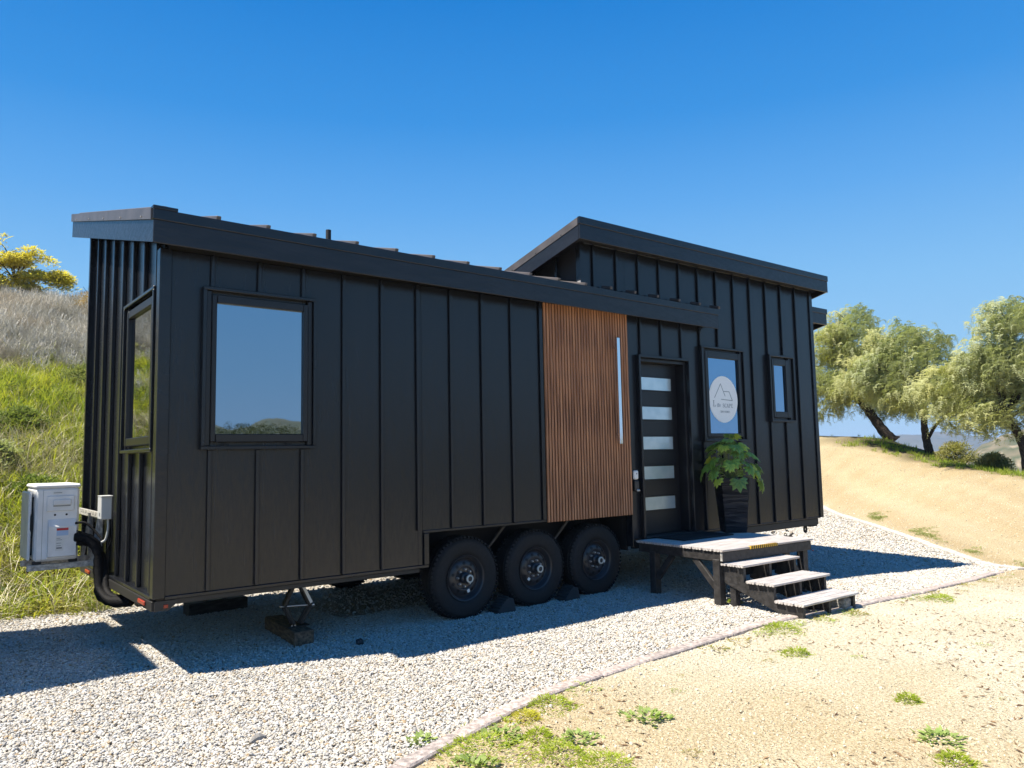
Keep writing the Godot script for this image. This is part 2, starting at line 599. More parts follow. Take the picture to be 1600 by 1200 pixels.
func build_house() -> void:
	var h := thing("tiny_house", "long black board-clad tiny house on a triple-axle trailer with wood slatted panel", "tiny house")
	var W := 2.9
	# dark core behind the cladding: floor, walls and gables, hollow only at the door recess and the wheel arch
	var core := MB.new()
	var lo_prof := PackedVector2Array([Vector2(-W + 0.02, 0.57), Vector2(-0.022, 0.57), Vector2(-0.022, 3.20), Vector2(-0.022, roof_y(-0.022) - 0.14), Vector2(-W + 0.02, roof_y(-W) - 0.14)])
	# prism axes: local x -> world z, local y -> y, depth -> world -x ... turned so that depth runs along +x
	var side := Basis(Vector3(0, 0, 1), Vector3(0, 1, 0), Vector3(-1, 0, 0))
	core.prism(lo_prof, 2.265, Transform3D(side, Vector3(2.325, 0, 0)))
	var arch := PackedVector2Array([Vector2(-W + 0.02, 0.90), Vector2(-0.022, 0.90), Vector2(-0.022, roof_y(-0.022) - 0.14), Vector2(-W + 0.02, roof_y(-W) - 0.14)])
	core.prism(arch, 2.15, Transform3D(side, Vector3(4.475, 0, 0)))
	var lof := PackedVector2Array([Vector2(-W + 0.02, 0.90), Vector2(-0.022, 0.90), Vector2(-0.022, loft_y(-0.022) - 0.13), Vector2(-W + 0.02, loft_y(-W) - 0.13)])
	core.prism(lof, 0.69, Transform3D(side, Vector3(5.166, 0, 0)))
	var dor := PackedVector2Array([Vector2(-W + 0.02, 0.57), Vector2(-0.15, 0.57), Vector2(-0.15, 2.75), Vector2(-0.022, 2.75), Vector2(-0.022, loft_y(-0.022) - 0.13), Vector2(-W + 0.02, loft_y(-W) - 0.13)])
	core.prism(dor, 1.09, Transform3D(side, Vector3(6.257, 0, 0)))
	var lof2 := PackedVector2Array([Vector2(-W + 0.02, 0.57), Vector2(-0.022, 0.57), Vector2(-0.022, loft_y(-0.022) - 0.13), Vector2(-W + 0.02, loft_y(-W) - 0.13)])
	core.prism(lof2, 3.01, Transform3D(side, Vector3(9.268, 0, 0)))
	add("inner_wall", core.commit(), M.black, h)
	bx("rear_wall", Vector3(0, 0.57, -W - 0.02), Vector3(L, 3.3, -W + 0.018), M.siding, h)
	bx("rear_wall", Vector3(0, 3.302, -W - 0.02), Vector3(4.46, 4.05, -W + 0.018), M.siding, h)

	# ---- front wall: panels between standing ribs
	var front := Node3D.new()
	front.name = "front_wall"
	h.add_child(front, true)
	var holes := [Rect2(5.345, 0.5, 0.905, 2.23), Rect2(2.33, 0.3, 2.84, 0.575)]
	var wins := [Rect2(0.30, 1.672, 0.947, 1.292), Rect2(5.327, 0.5, 0.94, 2.245), Rect2(6.515, 1.708, 0.925, 1.241), Rect2(8.035, 1.98, 0.625, 0.955)]
	var xs := [0.072]
	for k in range(1, 10):
		xs.append(PITCH * k)
	xs.append(3.80)
	var xr := [5.172]
	for k in range(0, 10):
		xr.append(5.408 + PITCH * k)
	xr.append(9.222)
	for run in [xs, xr]:
		for k in run.size() - 1:
			var right: bool = run == xr
			var xa: float = run[k]
			var xb: float = run[k + 1]
			var top := 3.225 if not right else 3.985
			for q in rects_minus(Rect2(xa + 0.001, 0.585, xb - xa - 0.002, top - 0.585), holes):
				var r: Rect2 = q
				bx("cladding_panel", Vector3(r.position.x, r.position.y, -0.02), Vector3(r.end.x, r.end.y, rng.randf_range(-0.001, 0.001)), M.siding, front, 0.002)
			if k == 0:
				continue
			for q in rects_minus(Rect2(xa - 0.016, 0.588, 0.032, top - 0.588), wins + [Rect2(2.2, 0.3, 3.0, 0.60)]):
				var r: Rect2 = q
				if r.size.x > 0.02:
					bx("cladding_rib", Vector3(r.position.x, r.position.y, 0.0015), Vector3(r.end.x, r.end.y, 0.030), M.siding, front, 0.006)
	# loft wall left of the first long column, above the low roof
	for q in [[4.50, 4.648], [4.648, 5.028], [5.028, 5.172]]:
		bx("cladding_panel", Vector3(q[0] + 0.001, 3.24, -0.02), Vector3(q[1] - 0.001, 3.985, 0.0), M.siding, front, 0.002)
	for x in [4.648, 5.028]:
		bx("cladding_rib", Vector3(x - 0.016, 3.24, 0.0015), Vector3(x + 0.016, 3.985, 0.03), M.siding, front, 0.006)
	bx("corner_trim", Vector3(-0.018, 0.57, -0.07), Vector3(0.07, 3.23, 0.020), M.trim, front)
	bx("corner_trim", Vector3(9.224, 0.575, -0.08), Vector3(9.305, 4.0, 0.020), M.trim, front)
	bx("corner_trim", Vector3(4.440, 3.30, -0.06), Vector3(4.50, 4.03, 0.018), M.trim, front)
	bx("bottom_trim", Vector3(0.07, 0.556, -0.03), Vector3(2.388, 0.584, 0.014), M.trim, front)
	bx("bottom_trim", Vector3(2.33, 0.874, -0.03), Vector3(3.845, 0.900, 0.016), M.trim, front)
	bx("bottom_trim", Vector3(6.27, 0.566, -0.03), Vector3(9.224, 0.588, 0.014), M.trim, front)
	bx("arch_trim", Vector3(2.335, 0.585, -0.10), Vector3(2.386, 0.873, 0.024), M.trim, front)
	bx("arch_trim", Vector3(5.170, 0.50, -0.10), Vector3(5.200, 0.87, 0.010), M.trim, front)
	bx("edge_trim", Vector3(3.800, 0.90, 0.001), Vector3(3.843, 3.225, 0.026), M.trim, front)
	bx("soffit_trim", Vector3(4.50, 3.985, 0.001), Vector3(9.224, 4.035, 0.022), M.trim, front)

	# ---- left end wall
	var endw := Node3D.new()
	endw.name = "end_wall"
	h.add_child(endw, true)
	var zs := [-0.075]
	for k in 7:
		zs.append(-0.19 - 0.395 * k)
	zs.append(-2.86)
	for k in zs.size() - 1:
		var za: float = zs[k]
		var zb: float = zs[k + 1]
		var p := PackedVector2Array([Vector2(zb + 0.001, 0.585), Vector2(za - 0.001, 0.585), Vector2(za - 0.001, roof_y(za) - 0.155), Vector2(zb + 0.001, roof_y(zb) - 0.155)])
		var q := MB.new()
		q.prism(p, 0.02, Transform3D(side, Vector3(0.055, 0, 0)))
		add("cladding_panel", q.commit(), M.siding, endw)
		if k > 0:
			for r in rects_minus(Rect2(za - 0.016, 0.588, 0.032, roof_y(za) - 0.17 - 0.588), [Rect2(-1.165, 1.66, 1.05, 1.30)]):
				if r.size.x > 0.02:
					bx("cladding_rib", Vector3(0.0, r.position.y, r.position.x), Vector3(0.0345, r.end.y, r.end.x), M.siding, endw, 0.006)
	bx("corner_trim", Vector3(-0.020, 0.57, -W - 0.02), Vector3(0.056, 4.05, -2.862), M.trim, endw)
	bx("bottom_trim", Vector3(-0.016, 0.556, -2.86), Vector3(0.054, 0.584, -0.072), M.trim, endw)
	bx("right_end_wall", Vector3(9.27, 0.585, -W), Vector3(9.29, 3.25, -0.082), M.siding, h)
	# the loft's own left side above the low roof
	var lw := MB.new()
	lw.prism(PackedVector2Array([Vector2(-1.45, roof_y(-1.45) - 0.1), Vector2(-0.062, roof_y(0) - 0.1), Vector2(-0.062, loft_y(-0.06) - 0.13), Vector2(-1.45, loft_y(-1.45) - 0.13)]), 0.02, Transform3D(side, Vector3(4.478, 0, 0)))
	add("loft_side_wall", lw.commit(), M.siding, h)
	for z in [-0.40, -0.79]:
		bx("cladding_rib", Vector3(4.430, roof_y(z) - 0.08, z - 0.016), Vector3(4.4565, loft_y(z) - 0.14, z + 0.016), M.siding, h)

	# ---- windows
	var g := Transform3D()
	window_unit(h, 0.30, 1.247, 1.672, 2.964, 0.410, 1.135, 1.795, 2.840, M.glass, g)
	window_unit(h, 6.515, 7.44, 1.708, 2.949, 6.660, 7.313, 1.815, 2.803, M.glass_small, g)
	window_unit(h, 8.035, 8.66, 1.98, 2.935, 8.155, 8.450, 2.126, 2.790, M.glass_small, g)
	window_unit(h, -1.158, -0.119, 1.664, 2.958, -1.03, -0.245, 1.79, 2.83, M.glass_end, Transform3D(Basis(Vector3.UP, -PI / 2), Vector3(0.033, 0, 0)))

	# ---- door
	var d := Node3D.new()
	d.name = "door"
	h.add_child(d, true)
	bx("door_trim", Vector3(5.320, 0.57, 0.001), Vector3(5.350, 2.755, 0.060), M.trim, d)
	bx("door_trim", Vector3(6.245, 0.57, 0.001), Vector3(6.275, 2.755, 0.060), M.trim, d)
	bx("door_trim", Vector3(5.350, 2.722, 0.001), Vector3(6.245, 2.755, 0.060), M.trim, d)
	bx("jamb", Vector3(5.351, 0.60, -0.149), Vector3(5.385, 2.72, 0.0), M.frame, d)
	bx("jamb", Vector3(6.210, 0.60, -0.149), Vector3(6.244, 2.72, 0.0), M.frame, d)
	bx("jamb", Vector3(5.386, 2.68, -0.149), Vector3(6.209, 2.72, 0.0), M.frame, d)
	bx("threshold", Vector3(5.352, 0.57, -0.149), Vector3(6.243, 0.599, 0.03), M.chassis, d)
	bx("door_leaf", Vector3(5.388, 0.602, -0.148), Vector3(6.207, 2.678, -0.128), M.frame, d, 0.003)
	for k in 5:
		var y: float = [2.429, 2.066, 1.698, 1.336, 0.965][k]
		bx("pane", Vector3(5.530, y - 0.077, -0.127), Vector3(6.095, y + 0.077, -0.121), M.frosted, d, 0.0)
		for s in [-1, 1]:
			bx("glazing_bead", Vector3(5.515, y + s * 0.086 - 0.008, -0.127), Vector3(6.110, y + s * 0.086 + 0.008, -0.115), M.frame, d, 0.002)
	# keypad lock beside the door
	var lk := Node3D.new()
	lk.name = "keypad_lock"
	h.add_child(lk, true)
	var q2 := MB.new()
	q2.cbox(Vector3(5.234, 1.325, 0.020), Vector3(0.075, 0.105, 0.036), 0.012)
	add("keypad", q2.commit(), M.sticker, lk)
	bx("button", Vector3(5.226, 1.332, 0.0385), Vector3(5.242, 1.348, 0.041), M.print_grey, lk, 0.001)
	var q3 := MB.new()
	q3.cbox(Vector3(5.240, 1.20, 0.024), Vector3(0.07, 0.13, 0.044), 0.015)
	add("lock_body", q3.commit(), M.rim, lk)
	var q4 := MB.new()
	q4.cbox(Vector3(5.240, 1.145, 0.050), Vector3(0.05, 0.03, 0.03), 0.01)
	add("lever", q4.commit(), M.steel, lk)

	# ---- slatted timber panel with its long bar handle
	var sp := Node3D.new()
	sp.name = "slatted_panel"
	h.add_child(sp, true)
	bx("backing_board", Vector3(3.847, 0.868, 0.001), Vector3(5.168, 3.222, 0.012), M.black, sp, 0.001)
	var n := 31
	var slat_mesh: Array = []
	for k in 3:
		var q := MB.new()
		q.cbox(Vector3.ZERO, Vector3(0.0285 + 0.0008 * (k - 1), 2.352, 0.022), 0.003)
		slat_mesh.append(q.commit())
	for k in n:
		var x := 3.849 + 1.317 * (k + 0.5) / n
		add("slat", slat_mesh[k % 3], M.slat, sp, Transform3D(Basis(), Vector3(x, 2.046 + rng.randf_range(-0.001, 0.001), 0.0235 + rng.randf_range(-0.0008, 0.0008))))
	bx("handle", Vector3(4.905, 1.687, 0.078), Vector3(4.950, 2.914, 0.108), M.chrome, sp, 0.003)
	for y in [1.80, 2.80]:
		bx("handle_post", Vector3(4.916, y - 0.012, 0.035), Vector3(4.938, y + 0.012, 0.0775), M.chrome, sp, 0.002)

	# ---- low roof, its fascia and standing seams
	var lr := Node3D.new()
	lr.name = "low_roof"
	h.add_child(lr, true)
	lr.position = Vector3(3.3, 0, 0)
	lr.rotation.z = -0.0085
	var ox := -3.3
	var zb := -3.5
	var ra := atan(0.25)
	var slope := Basis(Vector3.RIGHT, ra)        # turns local z so that going back (-z) rises
	var slab := MB.new()
	slab.prism(PackedVector2Array([Vector2(zb, roof_y(zb) - 0.13), Vector2(0.165, roof_y(0.165) - 0.13), Vector2(0.165, roof_y(0.165) - 0.012), Vector2(zb, roof_y(zb) - 0.012)]), 4.57, Transform3D(side, Vector3(4.455 + ox, 0, 0)))
	slab.prism(PackedVector2Array([Vector2(0.003, roof_y(0) - 0.13), Vector2(0.165, roof_y(0.165) - 0.13), Vector2(0.165, roof_y(0.165) - 0.012), Vector2(0.003, roof_y(0) - 0.012)]), 2.21, Transform3D(side, Vector3(6.672 + ox, 0, 0)))
	add("roof_deck", slab.commit(), M.fascia, lr)
	bx("fascia_board", Vector3(-0.14 + ox, 3.19, 0.166), Vector3(6.695 + ox, 3.366, 0.188), M.fascia, lr)
	bx("drip_edge", Vector3(-0.145 + ox, 3.3665, 0.160), Vector3(6.70 + ox, 3.448, 0.196), M.trim, lr)
	var endcap := MB.new()
	endcap.prism(PackedVector2Array([Vector2(0.003, roof_y(0) - 0.24), Vector2(0.165, 3.20), Vector2(0.165, 3.43), Vector2(0.003, roof_y(0) - 0.005)]), 0.02, Transform3D(side, Vector3(6.694 + ox, 0, 0)))
	add("fascia_return", endcap.commit(), M.fascia, lr)
	var rake := MB.new()
	rake.prism(PackedVector2Array([Vector2(zb, roof_y(zb) - 0.26), Vector2(0.165, roof_y(0.165) - 0.255), Vector2(0.165, roof_y(0.165) - 0.085), Vector2(zb, roof_y(zb) - 0.085)]), 0.022, Transform3D(side, Vector3(-0.116 + ox, 0, 0)))
	add("rake_board", rake.commit(), M.fascia, lr)
	var cap := MB.new()
	cap.prism(PackedVector2Array([Vector2(zb, roof_y(zb) - 0.084), Vector2(0.159, roof_y(0.159) - 0.084), Vector2(0.159, roof_y(0.159) + 0.002), Vector2(zb, roof_y(zb) + 0.002)]), 0.040, Transform3D(side, Vector3(-0.115 + ox, 0, 0)))
	add("rake_cap", cap.commit(), M.roof_metal, lr)
	for k in 5:
		var z := -0.15 - 0.75 * k
		bx("screw", Vector3(-0.161 + ox, roof_y(z) - 0.072, z), Vector3(-0.1555 + ox, roof_y(z) - 0.058, z + 0.014), M.flashing, lr, 0.001)
	var soff := MB.new()
	soff.prism(PackedVector2Array([Vector2(zb, roof_y(zb) - 0.15), Vector2(0.16, roof_y(0.16) - 0.15), Vector2(0.16, roof_y(0.16) - 0.132), Vector2(zb, roof_y(zb) - 0.132)]), 0.115, Transform3D(side, Vector3(0.001 + ox, 0, 0)))
	add("soffit", soff.commit(), M.fascia, lr)
	for k in 18:
		var x := -0.06 + 0.40 * k
		var back := zb + 0.02 if x < 4.44 else 0.03
		var l := (0.180 - back) / cos(ra)
		var q := MB.new()
		q.cbox(Vector3.ZERO, Vector3(0.036, 0.036, l), 0.004)
		var mid := Vector3(x + ox, roof_y((0.175 + back) / 2) + (0.015 if x < 4.44 else 0.028), (0.175 + back) / 2)
		add("roof_seam", q.commit(), M.roof_metal, lr, Transform3D(slope, mid))
	var sheet := MB.new()
	var sl := (0.165 - zb) / cos(ra)
	sheet.box(Vector3(2.158 + ox, roof_y((0.165 + zb) / 2) - 0.006, (0.165 + zb) / 2), Vector3(4.54, 0.008, sl), slope)
	add("roof_sheet", sheet.commit(), M.roof_metal, lr)
	bx("corner_cap", Vector3(-0.147 + ox, 3.449, 0.10), Vector3(0.03 + ox, 3.474, 0.198), M.trim, lr, 0.002)
	rod("vent_pipe", [Vector3(1.81 + ox, 3.60, -1.0), Vector3(1.81 + ox, 3.92, -1.0)], 0.028, M.chassis, lr, 12)

	# ---- loft roof, falling to the back
	var ur := Node3D.new()
	ur.name = "loft_roof"
	h.add_child(ur, true)
	var ub := -3.25
	var us := MB.new()
	us.prism(PackedVector2Array([Vector2(ub, loft_y(ub) - 0.12), Vector2(0.185, loft_y(0.185) - 0.12), Vector2(0.185, loft_y(0.185) - 0.004), Vector2(ub, loft_y(ub) - 0.004)]), 5.13, Transform3D(side, Vector3(9.42, 0, 0)))
	add("roof_deck", us.commit(), M.roof_metal, ur)
	var sof := MB.new()
	sof.prism(PackedVector2Array([Vector2(ub, loft_y(ub) - 0.16), Vector2(0.183, loft_y(0.183) - 0.16), Vector2(0.183, loft_y(0.183) - 0.122), Vector2(ub, loft_y(ub) - 0.122)]), 5.13, Transform3D(side, Vector3(9.419, 0, 0)))
	add("soffit", sof.commit(), M.fascia, ur)
	bx("fascia_board", Vector3(4.262, 3.955, 0.186), Vector3(9.445, 4.122, 0.208), M.fascia, ur)
	bx("drip_edge", Vector3(4.256, 4.1225, 0.180), Vector3(9.452, 4.207, 0.216), M.trim, ur)
	for e in [[4.285, 4.296], [9.443, 9.452]]:
		var b1 := MB.new()
		b1.prism(PackedVector2Array([Vector2(ub, loft_y(ub) - 0.25), Vector2(0.184, loft_y(0.184) - 0.245), Vector2(0.184, loft_y(0.184) - 0.085), Vector2(ub, loft_y(ub) - 0.085)]), 0.022, Transform3D(side, Vector3(e[0], 0, 0)))
		add("rake_board", b1.commit(), M.fascia, ur)
		var b2 := MB.new()
		b2.prism(PackedVector2Array([Vector2(ub, loft_y(ub) - 0.084), Vector2(0.179, loft_y(0.179) - 0.084), Vector2(0.179, loft_y(0.179) + 0.001), Vector2(ub, loft_y(ub) + 0.001)]), 0.040, Transform3D(side, Vector3(e[1], 0, 0)))
		add("rake_cap", b2.commit(), M.roof_metal, ur)
	for k in 3:
		var z := -0.10 - 0.45 * k
		bx("screw", Vector3(4.250, loft_y(z) - 0.074, z), Vector3(4.2555, loft_y(z) - 0.060, z + 0.014), M.chassis, ur, 0.001)
	bx("flashing", Vector3(4.432, 3.42, -0.03), Vector3(4.4385, 3.54, 0.020), M.flashing, h, 0.001)
	bx("flashing", Vector3(4.33, 3.400, 0.0235), Vector3(4.46, 3.425, 0.030), M.flashing, h, 0.001)
	# small eave on the right end, falling to the back like the loft roof
	var er := Node3D.new()
	er.name = "end_eave"
	h.add_child(er, true)
	var eb := -2.6
	var ey := func(z: float) -> float: return 3.772 - 0.25 * (-0.03 - z)
	var es := MB.new()
	es.prism(PackedVector2Array([Vector2(eb, ey.call(eb) - 0.16), Vector2(-0.055, ey.call(-0.055) - 0.16), Vector2(-0.055, ey.call(-0.055) - 0.004), Vector2(eb, ey.call(eb) - 0.004)]), 0.47, Transform3D(side, Vector3(9.78, 0, 0)))
	add("roof_deck", es.commit(), M.roof_metal, er)
	bx("fascia_board", Vector3(9.308, 3.522, -0.054), Vector3(9.80, 3.69, -0.032), M.fascia, er)
	bx("drip_edge", Vector3(9.308, 3.6905, -0.060), Vector3(9.815, 3.772, -0.024), M.trim, er)
	var eb2 := MB.new()
	eb2.prism(PackedVector2Array([Vector2(eb, ey.call(eb) - 0.25), Vector2(-0.056, ey.call(-0.056) - 0.245), Vector2(-0.056, ey.call(-0.056) - 0.002), Vector2(eb, ey.call(eb) - 0.002)]), 0.022, Transform3D(side, Vector3(9.803, 0, 0)))
	add("rake_board", eb2.commit(), M.fascia, er)

	# ---- trailer chassis
	var ch := Node3D.new()
	ch.name = "chassis"
	h.add_child(ch, true)
	bx("side_rail", Vector3(0.16, 0.515, -0.060), Vector3(2.30, 0.555, -0.012), M.chassis, ch)
	bx("side_rail", Vector3(5.21, 0.47, -0.075), Vector3(9.20, 0.562, -0.012), M.chassis, ch)
	bx("floor_plate", Vector3(0.03, 0.562, -2.86), Vector3(2.29, 0.568, -0.07), M.black, ch, 0.0)
	bx("main_rail", Vector3(0.03, 0.42, -0.75), Vector3(9.2, 0.56, -0.65), M.chassis, ch)
	bx("main_rail", Vector3(0.03, 0.42, -2.25), Vector3(9.2, 0.56, -2.15), M.chassis, ch)
	for k in 7:
		var x := 0.35 + 1.45 * k
		bx("cross_member", Vector3(x, 0.46, -2.15), Vector3(x + 0.06, 0.559, -0.75), M.chassis, ch)
	bx("end_beam", Vector3(-0.018, 0.478, -2.90), Vector3(0.030, 0.552, -0.012), M.chassis, ch)
	var gus := MB.new()
	gus.prism(PackedVector2Array([Vector2(0.0, 0.478), Vector2(0.095, 0.478), Vector2(0.165, 0.535), Vector2(0.165, 0.553), Vector2(0.0, 0.553)]), 0.022, Transform3D(Basis(), Vector3(0, 0, -0.010)))
	add("corner_gusset", gus.commit(), M.chassis, ch)
	var lamp := MB.new()
	lamp.cbox(Vector3(-0.026, 0.520, -0.27), Vector3(0.016, 0.036, 0.20), 0.008)
	add("marker_light", lamp.commit(), M.red_lens, ch)
	var lamp2 := MB.new()
	lamp2.cbox(Vector3(-0.026, 0.520, -2.45), Vector3(0.016, 0.036, 0.20), 0.008)
	add("marker_light", lamp2.commit(), M.red_lens, ch)
	var disc := MB.new()
	disc.cbox(Vector3(0.078, 0.512, 0.016), Vector3(0.032, 0.026, 0.006), 0.003)
	add("reflector", disc.commit(), M.red_lens, ch)
	bx("arch_back", Vector3(2.30, 0.45, -0.56), Vector3(5.20, 0.895, -0.54), M.black, ch, 0.0)
	bx("arch_side", Vector3(2.300, 0.50, -0.54), Vector3(2.325, 0.895, -0.10), M.black, ch, 0.0)
	bx("arch_side", Vector3(5.172, 0.45, -0.54), Vector3(5.199, 0.895, -0.102), M.black, ch, 0.0)
	for x in [3.36, 4.26]:
		bar("shock_strut", Vector3(x - 0.13, 0.58, -0.28), Vector3(x + 0.10, 0.87, -0.20), 0.03, 0.03, M.deck_frame, ch)
		bx("spring_hanger", Vector3(x - 0.03, 0.30, -0.60), Vector3(x + 0.03, 0.60, -0.562), M.chassis, ch)
	for x in [2.88, 3.78, 4.675]:
		rod("axle", [Vector3(x, 0.39, -0.30), Vector3(x, 0.39, -2.62)], 0.04, M.chassis, ch)
	bx("landing_beam", Vector3(9.0, 0.449, -0.24), Vector3(9.18, 0.469, -0.02), M.chassis, ch)
	for q in [[8.99, -0.10], [9.03, -0.14]]:
		rod("tie_ring", curve([Vector3(q[0], 0.47, q[1]), Vector3(q[0] - 0.03, 0.41, q[1]), Vector3(q[0], 0.36, q[1]), Vector3(q[0] + 0.035, 0.40, q[1]), Vector3(q[0] + 0.02, 0.47, q[1])], 5), 0.008, M.chassis, ch, 6)
	for k in 9:
		var lnk := MB.new()
		var tm := TorusMesh.new()
		tm.inner_radius = 0.018; tm.outer_radius = 0.032; tm.rings = 10; tm.ring_segments = 6
		var a := 0.25 * k
		add("chain_link", tm, M.steel, ch, Transform3D(Basis.from_euler(Vector3(PI / 2 * (k % 2), a, 0.4)), Vector3(8.38 + 0.045 * k, 0.40 - 0.16 * sin(PI * k / 8.0), -0.25)))
	bx("jack_plate", Vector3(7.65, 0.30, -0.60), Vector3(8.25, 0.46, -0.45), M.concrete, ch)

	# ---- three wheels in view and their mates on the far side
	for x in [2.88, 3.78, 4.675]:
		make_wheel(h, Vector3(x, 0.392, -0.085), 1.0)
	for x in [2.88, 3.78, 4.675]:
		make_wheel(h, Vector3(x, 0.392, -2.815), -1.0)


var wheel_parts := {}


func make_wheel(h: Node3D, at: Vector3, s: float) -> void:
	if wheel_parts.is_empty():
		var R := 0.400
		var ty := MB.new()
		# axis along local y, y = 0 at the outer sidewall, negative inwards
		var prof := [Vector2(0.205, -0.215), Vector2(0.25, -0.232), Vector2(0.34, -0.236), Vector2(0.375, -0.222), Vector2(0.392, -0.195), Vector2(R, -0.16), Vector2(R + 0.002, -0.118), Vector2(R, -0.075), Vector2(0.392, -0.040), Vector2(0.377, -0.014), Vector2(0.362, -0.006), Vector2(0.358, -0.003), Vector2(0.345, 0.0), Vector2(0.300, 0.002), Vector2(0.262, -0.004), Vector2(0.236, -0.010), Vector2(0.231, -0.016), Vector2(0.222, -0.018), Vector2(0.212, -0.030)]
		ty.lathe(prof, 64, Transform3D())
		for k in 56:
			var g := TAU * k / 56.0
			for row in 2:
				var gg := g + (0.056 if row else 0.0)
				var b := Basis(Vector3.UP, -gg)
				ty.box(b * Vector3(0.3855, -0.030 - 0.176 * row, 0), Vector3(0.022, 0.040, 0.026), b * Basis(Vector3.BACK, -0.5 + row * 1.0))
		for row in 3:
			for k in 48:
				var g := TAU * (k + 0.3 * row) / 48.0
				var b := Basis(Vector3.UP, -g)
				ty.box(b * Vector3(0.3985, -0.075 - 0.043 * row, 0), Vector3(0.010, 0.034, 0.042), b)
		wheel_parts.tyre = ty.commit()
		var rm := MB.new()
		rm.lathe([Vector2(0.195, -0.20), Vector2(0.214, -0.030), Vector2(0.222, -0.012), Vector2(0.220, -0.006), Vector2(0.212, -0.008), Vector2(0.202, -0.024), Vector2(0.192, -0.055), Vector2(0.182, -0.062), Vector2(0.172, -0.052), Vector2(0.160, -0.042), Vector2(0.118, -0.028), Vector2(0.108, -0.030), Vector2(0.100, -0.044), Vector2(0.060, -0.044), Vector2(0.0, -0.044)], 56, Transform3D())
		wheel_parts.rim = rm.commit()
		var hole := MB.new()
		hole.lathe([Vector2(0.0165, -0.004), Vector2(0.0165, 0.0025), Vector2(0.0, 0.0028)], 14, Transform3D())
		wheel_parts.hole = hole.commit()
		var hub := MB.new()
		hub.lathe([Vector2(0.056, -0.045), Vector2(0.056, -0.005), Vector2(0.050, 0.0), Vector2(0.040, 0.006), Vector2(0.038, 0.055), Vector2(0.034, 0.060), Vector2(0.0, 0.060)], 28, Transform3D())
		wheel_parts.hub = hub.commit()
		var ring := MB.new()
		ring.lathe([Vector2(0.039, 0.050), Vector2(0.040, 0.062), Vector2(0.036, 0.066), Vector2(0.026, 0.066), Vector2(0.024, 0.061)], 28, Transform3D())
		wheel_parts.ring = ring.commit()
		var lug := MB.new()
		lug.lathe([Vector2(0.0115, -0.045), Vector2(0.0115, -0.024), Vector2(0.008, -0.014), Vector2(0.0, -0.012)], 6, Transform3D(), false)
		wheel_parts.lug = lug.commit()
	var w := Node3D.new()
	w.name = "wheel"
	w.transform = Transform3D(Basis(Vector3.RIGHT, PI / 2 * s) * Basis(Vector3.UP, at.x * 2.3), at)
	h.add_child(w, true)
	add("tyre", wheel_parts.tyre, M.tyre, w)
	add("rim", wheel_parts.rim, M.rim, w)
	for k in 10:
		var g := Basis(Vector3.UP, -TAU * k / 10.0)
		add("vent_hole", wheel_parts.hole, M.black, w, Transform3D(g * Basis(Vector3.BACK, -0.32), g * Vector3(0.142, -0.0355, 0)))
	add("hub", wheel_parts.hub, M.rim, w)
	add("hub_cap", wheel_parts.ring, M.hub_ring, w)
	for k in 8:
		add("lug_nut", wheel_parts.lug, M.lug, w, Transform3D(Basis(), Basis(Vector3.UP, -TAU * (k + 0.5) / 8.0) * Vector3(0.082, 0, 0)))
	if s > 0:
		bx("weight_label", Vector3(-0.02, -0.030, 0.12 if at.x < 3 else -0.15), Vector3(0.01, -0.026, 0.15 if at.x < 3 else -0.12), M.sticker, w, 0.0)


# ---------------------------------------------------------------- things at the left end

